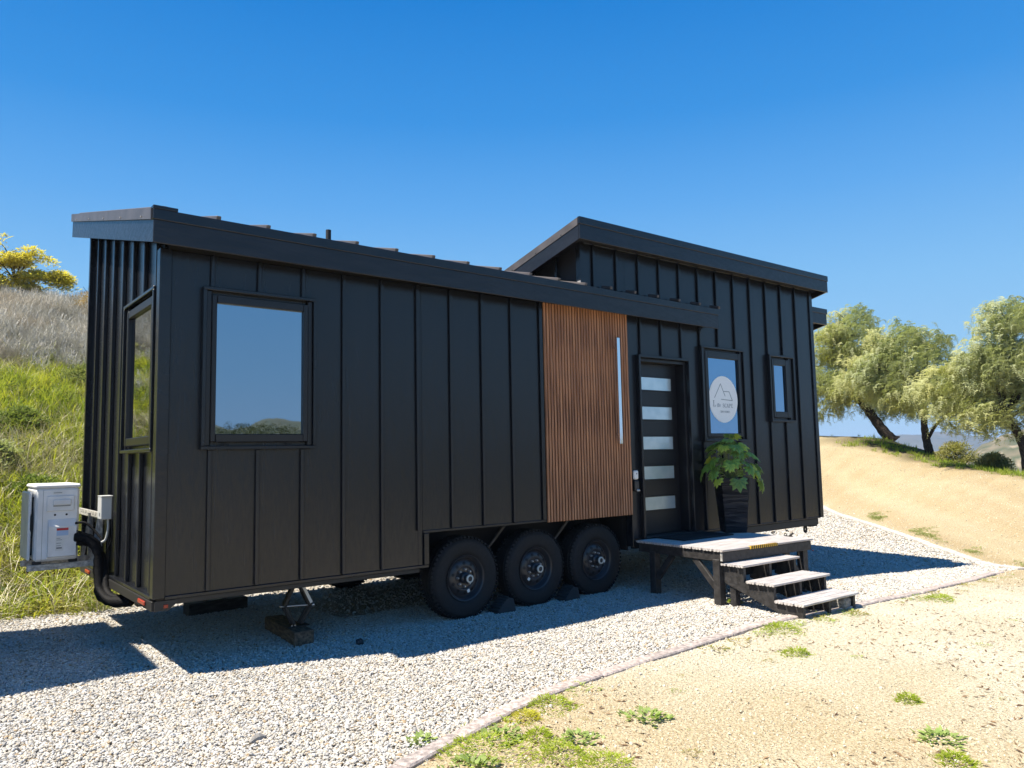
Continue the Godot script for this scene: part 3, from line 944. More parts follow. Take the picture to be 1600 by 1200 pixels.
func build_air_conditioner() -> void:
	var t := thing("air_conditioner", "white outdoor air conditioner unit on a steel bracket at the left end of the house", "air conditioner")
	var x0 := -0.575
	var x1 := -0.235
	var y0 := 0.735
	var y1 := 1.395
	var z0 := -2.30
	var z1 := -1.70
	var b := MB.new()
	b.cbox(Vector3((x0 + x1) / 2, (y0 + y1) / 2 - 0.012, (z0 + z1) / 2), Vector3(x1 - x0, y1 - y0 - 0.026, z1 - z0), 0.018)
	add("casing", b.commit(), M.ac_white, t)
	b = MB.new()
	b.cbox(Vector3((x0 + x1) / 2, y1 - 0.006, (z0 + z1) / 2), Vector3(x1 - x0 + 0.016, 0.034, z1 - z0 + 0.016), 0.012)
	add("lid", b.commit(), M.ac_white, t)
	# front grille panel, held a little off the casing so that a dark gap shows
	b = MB.new()
	b.cbox(Vector3(x0 - 0.030, (y0 + y1) / 2 - 0.025, (z0 + z1) / 2 - 0.045), Vector3(0.024, y1 - y0 - 0.06, z1 - z0 - 0.09), 0.010)
	add("grille_panel", b.commit(), M.ac_white, t)
	b = MB.new()
	b.lathe([Vector2(0.255, 0.0), Vector2(0.255, 0.03), Vector2(0.0, 0.032)], 32, Transform3D(Basis(Vector3.BACK, PI / 2), Vector3(x0 + 0.004, 1.07, (z0 + z1) / 2 - 0.04)))
	add("fan_opening", b.commit(), M.black, t)
	bx("shadow_gap", Vector3(x0 - 0.019, y0 + 0.05, z1 - 0.13), Vector3(x0 - 0.001, y1 - 0.10, z1 - 0.12), M.black, t, 0.0)
	# side service panel facing the viewer
	bx("panel_seam", Vector3(x0 + 0.055, y0 + 0.01, z1), Vector3(x0 + 0.058, y1 - 0.04, z1 + 0.0015), M.ac_grey, t, 0.0)
	b = MB.new()
	b.cbox(Vector3(-0.385, 1.235, z1 + 0.006), Vector3(0.215, 0.135, 0.018), 0.006)
	add("handle_plate", b.commit(), M.ac_white, t)
	b = MB.new()
	b.cbox(Vector3(-0.375, 1.245, z1 + 0.020), Vector3(0.145, 0.052, 0.022), 0.008)
	add("carry_handle", b.commit(), M.ac_white, t)
	bx("handle_recess", Vector3(-0.442, 1.208, z1 + 0.0155), Vector3(-0.308, 1.218, z1 + 0.018), M.ac_grey, t, 0.0)
	for x in [-0.425, -0.335]:
		b = MB.new()
		b.lathe([Vector2(0.009, 0), Vector2(0.009, 0.003), Vector2(0, 0.003)], 12, Transform3D(Basis(Vector3.RIGHT, PI / 2), Vector3(x, 1.135, z1 + 0.001)))
		add("screw_hole", b.commit(), M.black, t)
	# valve cover: a bulge with a sloping top
	b = MB.new()
	b.prism(PackedVector2Array([Vector2(0.0, 0.765), Vector2(0.055, 0.775), Vector2(0.055, 1.035), Vector2(0.0, 1.095)]), 0.215, Transform3D(Basis(Vector3(0, 0, 1), Vector3(0, 1, 0), Vector3(-1, 0, 0)), Vector3(-0.262, 0, z1 + 0.001)))
	add("valve_cover", b.commit(), M.ac_white, t)
	var zz := z1 + 0.0575
	bx("warning_label", Vector3(-0.415, 1.000, zz), Vector3(-0.325, 1.020, zz + 0.0012), M.red, t, 0.0)
	bx("warning_label", Vector3(-0.415, 0.955, zz), Vector3(-0.325, 0.999, zz + 0.0012), M.pale_blue, t, 0.0)
	bx("rating_label", Vector3(-0.422, 0.825, zz), Vector3(-0.360, 0.945, zz + 0.0012), M.sticker, t, 0.0)
	for k in 5:
		var y: float = [0.932, 0.918, 0.890, 0.868, 0.852][k]
		bx("print_line", Vector3(-0.415, y - (0.010 if k == 4 else 0.002), zz + 0.0013), Vector3([-0.385, -0.372, -0.378, -0.380, -0.372][k], y + 0.002, zz + 0.002), M.print_grey, t, 0.0)
	bx("maker_plate", Vector3(-0.445, 1.322, z1 + 0.001), Vector3(-0.370, 1.336, z1 + 0.003), M.sticker, t, 0.0)
	bx("print_line", Vector3(-0.440, 1.326, z1 + 0.0031), Vector3(-0.376, 1.332, z1 + 0.0036), M.ac_grey, t, 0.0)
	for z in [z0 + 0.12, z1 - 0.07]:
		for x in [x0 + 0.03, x1 - 0.03]:
			bx("rubber_foot", Vector3(x - 0.035, 0.708, z - 0.02), Vector3(x + 0.035, 0.7345, z + 0.02), M.rubber, t)
	# bracket
	var br := Node3D.new()
	br.name = "bracket"
	t.add_child(br, true)
	for z in [z0 + 0.10, z1 - 0.05]:
		bx("arm", Vector3(-0.62, 0.655, z - 0.018), Vector3(-0.036, 0.706, z + 0.018), M.bracket, br, 0.003)
		bx("upright", Vector3(-0.074, 0.62, z - 0.022), Vector3(-0.036, 1.115, z + 0.022), M.bracket, br, 0.003)
		bar("brace", Vector3(-0.060, 1.06, z - 0.03), Vector3(-0.110, 0.70, z - 0.03), 0.030, 0.006, M.bracket, br, 0.001)
	bx("wall_rail", Vector3(-0.058, 1.070, -2.86), Vector3(-0.034, 1.130, -1.62), M.bracket, br, 0.002)
	for k in 9:
		bx("slot", Vector3(-0.0595, 1.095, -2.7 + 0.12 * k), Vector3(-0.0582, 1.105, -2.65 + 0.12 * k), M.print_grey, br, 0.0)
	# lagged pipes and cables
	var p := MB.new()
	var path := curve([Vector3(-0.27, 0.93, -1.675), Vector3(-0.17, 0.915, -1.64), Vector3(-0.095, 0.80, -1.60), Vector3(-0.085, 0.62, -1.57), Vector3(-0.085, 0.45, -1.50), Vector3(-0.035, 0.385, -1.34), Vector3(0.10, 0.39, -1.15)], 7)
	var rad := []
	for k in path.size():
		rad.append(0.044 + 0.004 * sin(k * 1.9) + 0.004 * sin(k * 0.7))
	p.tube(path, rad, 14)
	add("lagged_pipe", p.commit(), M.foam, t)
	p = MB.new()
	path = curve([Vector3(-0.27, 0.885, -1.68), Vector3(-0.15, 0.865, -1.66), Vector3(-0.060, 0.76, -1.63), Vector3(-0.038, 0.60, -1.56), Vector3(-0.040, 0.46, -1.46), Vector3(0.0, 0.41, -1.33), Vector3(0.10, 0.42, -1.2)], 7)
	rad = []
	for k in path.size():
		rad.append(0.032 + 0.003 * sin(k * 2.3))
	p.tube(path, rad, 12)
	add("lagged_pipe", p.commit(), M.foam, t)
	rod("cable", curve([Vector3(-0.27, 1.055, -1.65), Vector3(-0.20, 1.055, -1.60), Vector3(-0.13, 0.98, -1.55), Vector3(-0.08, 0.90, -1.49)], 6), 0.011, M.foam, t)
	rod("cable", curve([Vector3(-0.27, 0.99, -1.66), Vector3(-0.22, 0.97, -1.62), Vector3(-0.15, 0.90, -1.6)], 5), 0.006, M.foam, t)
	rod("conduit", curve([Vector3(-0.05, 1.085, -1.44), Vector3(-0.048, 1.00, -1.44), Vector3(-0.060, 0.91, -1.46), Vector3(-0.085, 0.885, -1.49)], 6), 0.010, M.box_grey, t)
	rod("cable", curve([Vector3(-0.022, 1.09, -1.40), Vector3(-0.020, 0.95, -1.40), Vector3(-0.034, 0.86, -1.42), Vector3(-0.045, 0.80, -1.5)], 6), 0.006, M.foam, t)
	var e := thing("electrical_box", "small grey electrical switch box on the end wall beside the air conditioner", "electrical box")
	b = MB.new()
	b.cbox(Vector3(-0.078, 1.19, -1.44), Vector3(0.088, 0.20, 0.15), 0.006)
	add("housing", b.commit(), M.box_grey, e)
	b = MB.new()
	b.cbox(Vector3(-0.078, 1.293, -1.43), Vector3(0.094, 0.008, 0.17), 0.002)
	add("rain_hood", b.commit(), M.box_grey, e)
	bx("hasp", Vector3(-0.127, 1.12, -1.42), Vector3(-0.1225, 1.15, -1.40), M.steel, e, 0.001)


# ---------------------------------------------------------------- deck, steps and what stands on them

func deck_board(w: float, len: float, th: float) -> ArrayMesh:      # runs along x, scalloped underneath, tops slightly crowned
	var p := PackedVector2Array()
	p.append(Vector2(-w / 2 + 0.004, th))
	p.append(Vector2(-w / 2, th - 0.004))
	p.append(Vector2(-w / 2, th * 0.35))
	var bumps := 3
	for k in bumps:
		for s in 5:
			var g := PI * (s + 0.5) / 5.0
			p.append(Vector2(-w / 2 + w * (k + (1 - cos(g)) / 2) / bumps, th * 0.45 - th * 0.45 * sin(g)))
	p.append(Vector2(w / 2, th * 0.35))
	p.append(Vector2(w / 2, th - 0.004))
	p.append(Vector2(w / 2 - 0.004, th))
	for s in [1.0, -1.0]:
		p.append(Vector2(w / 6 * s + 0.007, th))
		p.append(Vector2(w / 6 * s + 0.002, th - 0.006))
		p.append(Vector2(w / 6 * s - 0.002, th - 0.006))
		p.append(Vector2(w / 6 * s - 0.007, th))
	var b := MB.new()
	b.prism(p, len, Transform3D(Basis(Vector3(0, 0, -1), Vector3(0, 1, 0), Vector3(1, 0, 0)), Vector3(-len / 2, 0, 0)))
	return b.commit()


func build_deck() -> void:
	var yt := 0.575
	var at := Vector3(5.185, 0, 0.035)
	var d := thing("entrance_deck", "small grey composite deck on black posts in front of the glazed door", "deck", at, -0.062)
	# local frame: x along the house, z out from it
	var wid := 1.555
	var dep := 1.265
	var nb := 9
	var bw := dep / nb
	var mesh := deck_board(bw - 0.014, wid, 0.026)
	for k in nb:
		add("deck_board", mesh, M.decking, d, Transform3D(Basis(), Vector3(wid / 2 + rng.randf_range(-0.003, 0.003), yt - 0.026, bw * (k + 0.5))))
	var fy0 := yt - 0.125
	var fy1 := yt - 0.0265
	bx("rim_joist", Vector3(0.020, fy0, dep - 0.055), Vector3(wid - 0.03, fy1, dep - 0.015), M.deck_frame, d)
	bx("rim_joist", Vector3(0.020, fy0, 0.02), Vector3(wid - 0.03, fy1, 0.06), M.deck_frame, d)
	for x in [0.020, wid * 0.35, wid * 0.66, wid - 0.07]:
		bx("joist", Vector3(x, fy0, 0.0605), Vector3(x + 0.04, fy1, dep - 0.0555), M.deck_frame, d)
	bx("joist_end", Vector3(0.015, fy0 + 0.008, dep - 0.050), Vector3(0.0195, fy1 - 0.008, dep - 0.022), M.bracket, d, 0.001)
	for x in [0.008, wid - 0.12]:
		for z in [0.20, dep - 0.15]:
			bx("post", Vector3(x, -0.03, z), Vector3(x + 0.088, fy0 + 0.02, z + 0.088), M.deck_frame, d)
	# knee braces
	bar("brace", Vector3(0.052, 0.18, dep - 0.15), Vector3(0.052, fy0, dep - 0.42), 0.04, 0.07, M.deck_frame, d)
	bar("brace", Vector3(0.052, 0.18, 0.285), Vector3(0.052, fy0, 0.52), 0.04, 0.07, M.deck_frame, d)
	bar("brace", Vector3(wid - 0.16, 0.16, dep - 0.10), Vector3(wid - 0.40, fy0, dep - 0.10), 0.07, 0.04, M.deck_frame, d)
	# hazard strip on the front edge above the steps
	var hz := Node3D.new()
	hz.name = "hazard_strip"
	d.add_child(hz, true)
	bx("tape", Vector3(0.44, yt - 0.027, dep - 0.030), Vector3(0.90, yt + 0.003, dep + 0.002), M.hazard_yellow, hz, 0.001)
	for k in 13:
		var x := 0.452 + 0.035 * k
		var q := MB.new()
		q.prism(PackedVector2Array([Vector2(x, yt - 0.028), Vector2(x + 0.015, yt - 0.028), Vector2(x + 0.023, yt + 0.0042), Vector2(x + 0.008, yt + 0.0042)]), 0.034, Transform3D(Basis(), Vector3(0, 0, dep - 0.0305)))
		add("stripe", q.commit(), M.black, hz)
	bx("corner_cleat", Vector3(wid - 0.035, yt + 0.001, dep - 0.36), Vector3(wid - 0.012, yt + 0.010, dep - 0.26), M.chassis, d, 0.001)
	bar("corner_cleat", Vector3(wid - 0.022, yt + 0.008, dep - 0.30), Vector3(wid + 0.012, yt + 0.040, dep - 0.27), 0.02, 0.02, M.chassis, d)
	bx("red_tag", Vector3(wid - 0.028, fy0 - 0.012, dep - 0.012), Vector3(wid - 0.005, fy0 - 0.003, dep + 0.0), M.red_lens, d, 0.001)

	var s := thing("wooden_steps", "three-tread steps with grey composite treads and black stringers before the deck", "steps", Vector3(5.16, 0, 0), -0.015)
	var treads := [[1.20, 1.52, 0.437], [1.53, 1.86, 0.290], [1.84, 2.165, 0.140]]
	var tw := 1.0
	for q in treads:
		var w: float = (q[1] - q[0]) / 3.0
		var tm := deck_board(w - 0.013, tw, 0.026)
		for k in 3:
			add("tread_board", tm, M.decking, s, Transform3D(Basis(), Vector3(tw / 2 + rng.randf_range(-0.004, 0.004), q[2] - 0.026, q[0] + w * (k + 0.5))))
	var zx := Basis(Vector3(0, 0, 1), Vector3(0, 1, 0), Vector3(-1, 0, 0))
	var prof := PackedVector2Array([Vector2(1.24, 0.408), Vector2(1.485, 0.408), Vector2(1.485, 0.262), Vector2(1.825, 0.262), Vector2(1.825, 0.112), Vector2(2.13, 0.112), Vector2(2.13, -0.02), Vector2(1.98, -0.02), Vector2(1.24, 0.24)])
	for x in [0.075, tw * 0.5 + 0.02, tw - 0.03]:
		var b := MB.new()
		b.prism(prof, 0.04, Transform3D(zx, Vector3(x, 0, 0)))
		add("stringer", b.commit(), M.deck_frame, s)
	for q in [[1.46, 0.28, 0.41], [1.80, 0.13, 0.262]]:
		bx("riser", Vector3(0.08, q[1], q[0] - 0.20), Vector3(tw - 0.075, q[2], q[0] - 0.18), M.black, s)
	bx("leg", Vector3(0.05, -0.03, 1.30), Vector3(0.13, 0.26, 1.37), M.deck_frame, s)
	bx("leg_block", Vector3(0.131, 0.13, 1.31), Vector3(0.17, 0.22, 1.36), M.deck_frame, s)

	var cb := thing("concrete_block", "rough grey concrete block under the right end of the lowest step", "block", Vector3(6.0, 0, 2.05), 0.2)
	var b2 := MB.new()
	b2.cbox(Vector3(0, 0.045, 0), Vector3(0.26, 0.10, 0.16), 0.02)
	add("block", b2.commit(), M.concrete, cb)

	# door mat
	var mt := thing("door_mat", "flat black rubber door mat lying on the deck before the door", "door mat", Vector3(5.93, yt + 0.002, 0.27), -0.04)
	b2 = MB.new()
	b2.cbox(Vector3(0, 0.006, 0), Vector3(0.88, 0.012, 0.50), 0.005)
	add("mat", b2.commit(), M.mat_black, mt)
	b2 = MB.new()
	for k in 4:
		b2.cbox([Vector3(0, 0.014, 0.235), Vector3(0, 0.014, -0.235), Vector3(0.425, 0.014, 0), Vector3(-0.425, 0.014, 0)][k], Vector3(0.88, 0.004, 0.03) if k < 2 else Vector3(0.03, 0.004, 0.438), 0.001)
	add("border", b2.commit(), M.rubber, mt)


func build_planter() -> void:
	var at := Vector3(6.67, 0.576, 0.31)
	var pt := thing("planter", "tall tapered black planter with rippled sides holding a green leafy plant", "planter", at, -0.66)
	var b := MB.new()
	var rows := 46
	var hh := 0.66
	rng.seed = 77
	for k in rows:
		var t := float(k) / rows
		var w := lerpf(0.252, 0.345, t) + rng.randf_range(-0.003, 0.004)
		# each course is broken into pieces of uneven length so that the ripples do not run straight through
		for side in 4:
			var bb := Basis(Vector3.UP, PI / 2 * side)
			var x := -w / 2
			while x < w / 2 - 0.001:
				var l := minf(rng.randf_range(0.05, 0.2), w / 2 - x)
				if w / 2 - x - l < 0.03:
					l = w / 2 - x
				var out := rng.randf_range(0.001, 0.012)
				var y := hh * t
				b.quad(bb * Vector3(x, y, w / 2), bb * Vector3(x + l, y, w / 2), bb * Vector3(x + l, y + hh / rows * 0.55, w / 2 + out), bb * Vector3(x, y + hh / rows * 0.55, w / 2 + out))
				b.quad(bb * Vector3(x, y + hh / rows * 0.55, w / 2 + out), bb * Vector3(x + l, y + hh / rows * 0.55, w / 2 + out), bb * Vector3(x + l, y + hh / rows, w / 2 + 0.001), bb * Vector3(x, y + hh / rows, w / 2 + 0.001))
				x += l
	add("pot", b.commit(), M.planter, pt)
	b = MB.new()
	for side in 4:
		b.cbox(Basis(Vector3.UP, PI / 2 * side) * Vector3(0, hh + 0.006, 0.160), Vector3(0.352, 0.016, 0.030) if side % 2 == 0 else Vector3(0.030, 0.0158, 0.290), 0.004)
	add("rim", b.commit(), M.planter, pt)
	bx("soil", Vector3(-0.15, hh - 0.05, -0.15), Vector3(0.15, hh - 0.03, 0.15), M.soil, pt)
	bx("base", Vector3(-0.122, 0.0005, -0.122), Vector3(0.122, 0.006, 0.122), M.planter, pt, 0.0)
	# palmate leaves on long stalks
	var shapes := []
	for k in 4:
		shapes.append(palm_leaf(k))
	rng.seed = 505
	for k in 46:
		var a := TAU * k / 46.0 * 5.0 + rng.randf_range(-0.3, 0.3)
		var ring := float(k) / 46.0
		var reach := lerpf(0.36, 0.07, ring) + rng.randf_range(-0.05, 0.06)
		var y := lerpf(-0.02, 0.52, pow(ring, 0.8)) + rng.randf_range(-0.06, 0.07)
		var tip := Vector3(cos(a) * reach, hh + y, sin(a) * reach)
		var root := Vector3(cos(a) * 0.03, hh - 0.03, sin(a) * 0.03)
		var mid := root.lerp(tip, 0.55) + Vector3(0, 0.06 + 0.05 * ring, 0)
		rod("stem", curve([root, mid, tip], 4), 0.0038, M.stem, pt, 5)
		var droop := lerpf(1.15, 0.25, ring) + rng.randf_range(-0.25, 0.3)
		var bs := Basis(Vector3.UP, -a) * Basis(Vector3.BACK, -droop) * Basis(Vector3.RIGHT, rng.randf_range(-0.4, 0.4))
		var sc := rng.randf_range(0.75, 1.15) * (0.85 if ring > 0.85 else 1.0)
		add("leaf", shapes[k % 4], [M.leaf_0, M.leaf_3, M.leaf_2, M.leaf_1, M.leaf_3, M.leaf_0, M.leaf_2][k % 7], pt, Transform3D(bs.scaled(Vector3.ONE * sc), tip))
	# one thin runner with small pale leaves to the right
	rod("stem", curve([Vector3(0.05, hh, 0.05), Vector3(0.26, hh + 0.10, -0.16), Vector3(0.38, hh + 0.15, -0.27)], 5), 0.003, M.stem, pt, 5)
	for k in 3:
		add("leaf", shapes[1], M.leaf_1, pt, Transform3D(Basis.from_euler(Vector3(0.3 * k, 0.9 * k, -0.6)).scaled(Vector3.ONE * 0.32), Vector3(0.355 + 0.022 * k, hh + 0.15 - 0.02 * k, -0.25 - 0.015 * k)))


func palm_leaf(sd: int) -> ArrayMesh:      # seven lobes, grown along +x, folded along each rib
	var r := RandomNumberGenerator.new()
	r.seed = 900 + sd
	var b := MB.new()
	var lobes := 7
	for k in lobes:
		var a := lerpf(-1.75, 1.75, float(k) / (lobes - 1)) + r.randf_range(-0.05, 0.05)
		var len := (0.145 - 0.045 * absf(k - 3.0) / 3.0) * r.randf_range(0.92, 1.08)
		var d := Vector3(cos(a), 0, sin(a))
		var n := Vector3(-sin(a), 0, cos(a))
		var up := Vector3.UP
		var o := Vector3(0, 0, 0)
		var w := 0.030
		var p1 := o + d * len * 0.30 + up * 0.006
		var p2 := o + d * len * 0.62 + up * 0.004
		var tip := o + d * len - up * 0.022
		var l1 := p1 + n * w * 0.55 - up * 0.006
		var r1 := p1 - n * w * 0.55 - up * 0.006
		var l2 := p2 + n * w - up * 0.014
		var r2 := p2 - n * w - up * 0.014
		b.tri(o, l1, p1); b.tri(o, p1, r1)
		b.quad(p1, l1, l2, p2); b.quad(r1, p1, p2, r2)
		b.tri(p2, l2, tip); b.tri(p2, tip, r2)
	return b.commit()


func build_sign() -> void:
	var s := thing("round_sign", "round white sign with a grey mountain emblem in the tall window beside the door", "sign", Vector3(6.985, 2.264, 0.0165))
	var b := MB.new()
	b.lathe([Vector2(0.308, 0.0), Vector2(0.308, 0.003), Vector2(0.0, 0.0031)], 64, Transform3D(Basis(Vector3.RIGHT, PI / 2), Vector3.ZERO))
	add("disc", b.commit(), M.sign_white, s)
	var seg := func(a: Vector2, c: Vector2, w: float) -> void:
		var m := MB.new()
		var dir := (c - a).normalized() * w * 0.3
		var p := Vector2(-dir.y, dir.x).normalized() * w / 2
		m.prism(PackedVector2Array([a - dir - p, c + dir - p, c + dir + p, a - dir + p]), 0.0012, Transform3D(Basis(), Vector3(0, 0, 0.0033 + rng.randf() * 0.0004)))
		add("emblem_line", m.commit(), M.sign_grey, s)
	var w := 0.009
	seg.call(Vector2(-0.19, 0.02), Vector2(-0.055, 0.205), w)
	seg.call(Vector2(-0.055, 0.205), Vector2(0.035, 0.045), w)
	seg.call(Vector2(0.012, 0.105), Vector2(0.125, 0.105), w)
	seg.call(Vector2(0.125, 0.105), Vector2(0.19, -0.01), w)
	seg.call(Vector2(-0.05, 0.0), Vector2(0.19, -0.012), w)
	var put := func(text: String, size: int, at: Vector2, italic: bool, font: String) -> void:
		var f := SystemFont.new()
		f.font_names = PackedStringArray([font])
		f.font_italic = italic
		var t := TextMesh.new()
		t.text = text
		t.font = f
		t.font_size = size
		t.pixel_size = 0.001
		t.depth = 0.0012
		add("lettering", t, M.sign_grey, s, Transform3D(Basis(), Vector3(at.x, at.y, 0.0045)))
	put.call("L", 110, Vector2(-0.200, -0.060), true, "Droid Serif")
	put.call("ife", 66, Vector2(-0.108, -0.080), true, "Droid Serif")
	put.call("SCAPE", 72, Vector2(0.085, -0.082), false, "Droid Serif")
	put.call("TINY HOMES", 36, Vector2(0.02, -0.165), false, "Droid Sans")


func build_supports() -> void:
	# scissor jack on its timber, near side
	var tb := thing("timber_block", "thick weathered timber block under the near scissor jack", "timber block", Vector3(1.28, 0, -0.60), -0.07)
	var b := MB.new()
	b.cbox(Vector3(0, 0.055, 0), Vector3(0.175, 0.13, 0.84), 0.008)
	add("timber", b.commit(), M.timber, tb)
	var j := thing("scissor_jack", "black scissor jack with a white sticker standing on the near timber block", "jack", Vector3(1.28, 0.121, -0.42))
	bx("foot_plate", Vector3(-0.10, 0.0, -0.06), Vector3(0.10, 0.012, 0.06), M.chassis, j)
	var c := MB.new()
	c.cbox(Vector3(0, 0.375, 0), Vector3(0.10, 0.07, 0.08), 0.006)
	add("head", c.commit(), M.chassis, j)
	for z in [-0.032, 0.032]:
		bar("arm", Vector3(-0.03, 0.02, z), Vector3(-0.115, 0.185, z), 0.030, 0.010, M.chassis, j)
		bar("arm", Vector3(0.03, 0.02, z), Vector3(0.125, 0.165, z), 0.030, 0.010, M.chassis, j)
	bar("arm", Vector3(-0.115, 0.185, 0), Vector3(-0.03, 0.36, 0), 0.032, 0.055, M.chassis, j)
	bar("arm", Vector3(0.125, 0.165, 0), Vector3(0.025, 0.36, 0), 0.036, 0.060, M.chassis, j)
	var dirn := (Vector3(0.025, 0.36, 0) - Vector3(0.125, 0.165, 0)).normalized()
	bar("sticker", Vector3(0.126, 0.190, 0.034) - dirn * 0.0, Vector3(0.045, 0.348, 0.034), 0.026, 0.004, M.sticker, j, 0.001)
	rod("screw_rod", [Vector3(-0.15, 0.185, 0), Vector3(0.155, 0.165, 0)], 0.010, M.steel, j)
	rod("nut", [Vector3(0.135, 0.166, 0), Vector3(0.16, 0.165, 0)], 0.022, M.steel, j, 6)
	for x in [-0.06, -0.03]:
		rod("bolt", [Vector3(x, 0.010, 0.045), Vector3(x, 0.022, 0.045)], 0.008, M.lug, j, 6)
	# far side
	var tb2 := thing("timber_block", "dark timber block lying under the far jack behind the left corner", "timber block", Vector3(1.17, 0, -2.28), 0.06)
	b = MB.new()
	b.cbox(Vector3(0, 0.05, 0), Vector3(0.62, 0.14, 0.18), 0.008)
	add("timber", b.commit(), M.dark_timber, tb2)
	var j2 := thing("stabiliser_jack", "dark stabiliser jack with a ring handle on the far timber block", "jack", Vector3(1.15, 0.121, -2.25))
	bx("foot_plate", Vector3(-0.12, 0.0, -0.07), Vector3(0.12, 0.012, 0.07), M.chassis, j2)
	bar("arm", Vector3(-0.10, 0.01, 0), Vector3(0.02, 0.34, 0), 0.05, 0.06, M.chassis, j2)
	bar("arm", Vector3(0.10, 0.01, 0), Vector3(0.03, 0.34, 0), 0.04, 0.05, M.chassis, j2)
	var ring := []
	for k in 15:
		var g := lerpf(0.5, 5.6, k / 14.0)
		ring.append(Vector3(0.13 + 0.075 * cos(g), 0.11 + 0.075 * sin(g), 0.03))
	rod("ring_handle", ring, 0.013, M.chassis, j2)
	rod("post", [Vector3(0.20, 0.03, 0.03), Vector3(0.21, 0.20, 0.03)], 0.012, M.chassis, j2)
	# chocks between the wheels
	for k in 2:
		var x: float = [3.32, 4.215][k]
		var w := thing("wheel_chock", ["black ribbed rubber wheel chock behind the left wheel", "black rubber wheel chock between the middle and right wheels"][k], "wheel chock", Vector3(x, 0, -0.10), 0.0, "wheel chocks")
		var p := MB.new()
		p.prism(PackedVector2Array([Vector2(-0.13, 0.0), Vector2(0.12, 0.0), Vector2(0.085, 0.15), Vector2(0.02, 0.16), Vector2(-0.05, 0.10)]), 0.17, Transform3D(Basis(), Vector3(0, -0.01, -0.085)))
		for i in 7:
			var t := float(i) / 6.0
			p.cbox(Vector3(lerpf(-0.125, 0.02, t), lerpf(0.008, 0.155, pow(t, 0.85)), 0), Vector3(0.022, 0.014, 0.172), 0.003, Basis(Vector3.BACK, 0.8))
		add("wedge", p.commit(), M.rubber, w)
	# hose on the gravel behind
	var hs := thing("garden_hose", "thin dull purple hose lying in loose curves on the gravel behind the trailer", "hose")
	var pts := []
	for k in 12:
		var x := 1.0 + 0.24 * k
		var z := -3.05 - 0.12 * sin(k * 1.1) + 0.10 * cos(k * 0.5)
		pts.append(Vector3(x, ground_y(x, z) + 0.045, z))
	rod("hose", curve(pts, 6), 0.016, M.hose, hs)
	var st := thing("stone", "single fist-sized grey stone on the white gravel in the foreground", "stone", Vector3(0.12, 0.02, 1.77), 0.4)
	add("stone_body", pebble(901, 0.35), M.concrete, st, Transform3D(Basis().scaled(Vector3(0.058, 0.030, 0.034)), Vector3.ZERO))
	var st2 := thing("stone", "single dark stone on the shaded gravel before the left wheel", "stone", Vector3(1.62, 0.02, 0.12), 0.9)
	add("stone_body", pebble(902, 0.35), M.rubber, st2, Transform3D(Basis().scaled(Vector3(0.045, 0.028, 0.032)), Vector3.ZERO))


func build_neighbour() -> void:
	# the next cabin on the left, outside the picture: its shadow falls on the gravel
	var n := thing("neighbour_cabin", "dark neighbouring cabin standing left of the air conditioner", "cabin", Vector3.ZERO)
	bx("wall", Vector3(-7.6, 0.5, -3.05), Vector3(-1.95, 3.45, -1.08), M.siding, n)
	var r := MB.new()
	r.cbox(Vector3.ZERO, Vector3(6.05, 0.12, 2.30), 0.01, Basis(Vector3.RIGHT, 0.04))
	add("roof", r.commit(), M.roof_metal, n, Transform3D(Basis(), Vector3(-4.845, 3.58, -2.02)))
	for k in 14:
		bx("cladding_rib", Vector3(-7.5 + 0.4 * k, 0.5, -1.079), Vector3(-7.47 + 0.4 * k, 3.4, -1.05), M.siding, n)
	for x in [-7.2, -4.8, -2.2]:
		for z in [-2.8, -1.3]:
			bx("support_post", Vector3(x, -0.1, z), Vector3(x + 0.15, 0.4995, z + 0.15), M.chassis, n)


# ---------------------------------------------------------------- ground

var front_edge: Array = []
var right_edge: Array = []
var pad: PackedVector2Array


func pebble(sd: int, rough := 0.25) -> ArrayMesh:       # an uneven stone of about unit radius
	var r := RandomNumberGenerator.new()
	r.seed = sd
	var t := (1.0 + sqrt(5.0)) / 2.0
	var p := [Vector3(-1, t, 0), Vector3(1, t, 0), Vector3(-1, -t, 0), Vector3(1, -t, 0), Vector3(0, -1, t), Vector3(0, 1, t), Vector3(0, -1, -t), Vector3(0, 1, -t), Vector3(t, 0, -1), Vector3(t, 0, 1), Vector3(-t, 0, -1), Vector3(-t, 0, 1)]
	for k in 12:
		p[k] = p[k].normalized() * (1.0 + r.randf_range(-rough, rough))
	var f := [0, 11, 5, 0, 5, 1, 0, 1, 7, 0, 7, 10, 0, 10, 11, 1, 5, 9, 5, 11, 4, 11, 10, 2, 10, 7, 6, 7, 1, 8, 3, 9, 4, 3, 4, 2, 3, 2, 6, 3, 6, 8, 3, 8, 9, 4, 9, 5, 2, 4, 11, 6, 2, 10, 8, 6, 7, 9, 8, 1]
	var b := MB.new()
	for k in range(0, 60, 3):
		b.tri(p[f[k]], p[f[k + 1]], p[f[k + 2]])
	return b.commit()


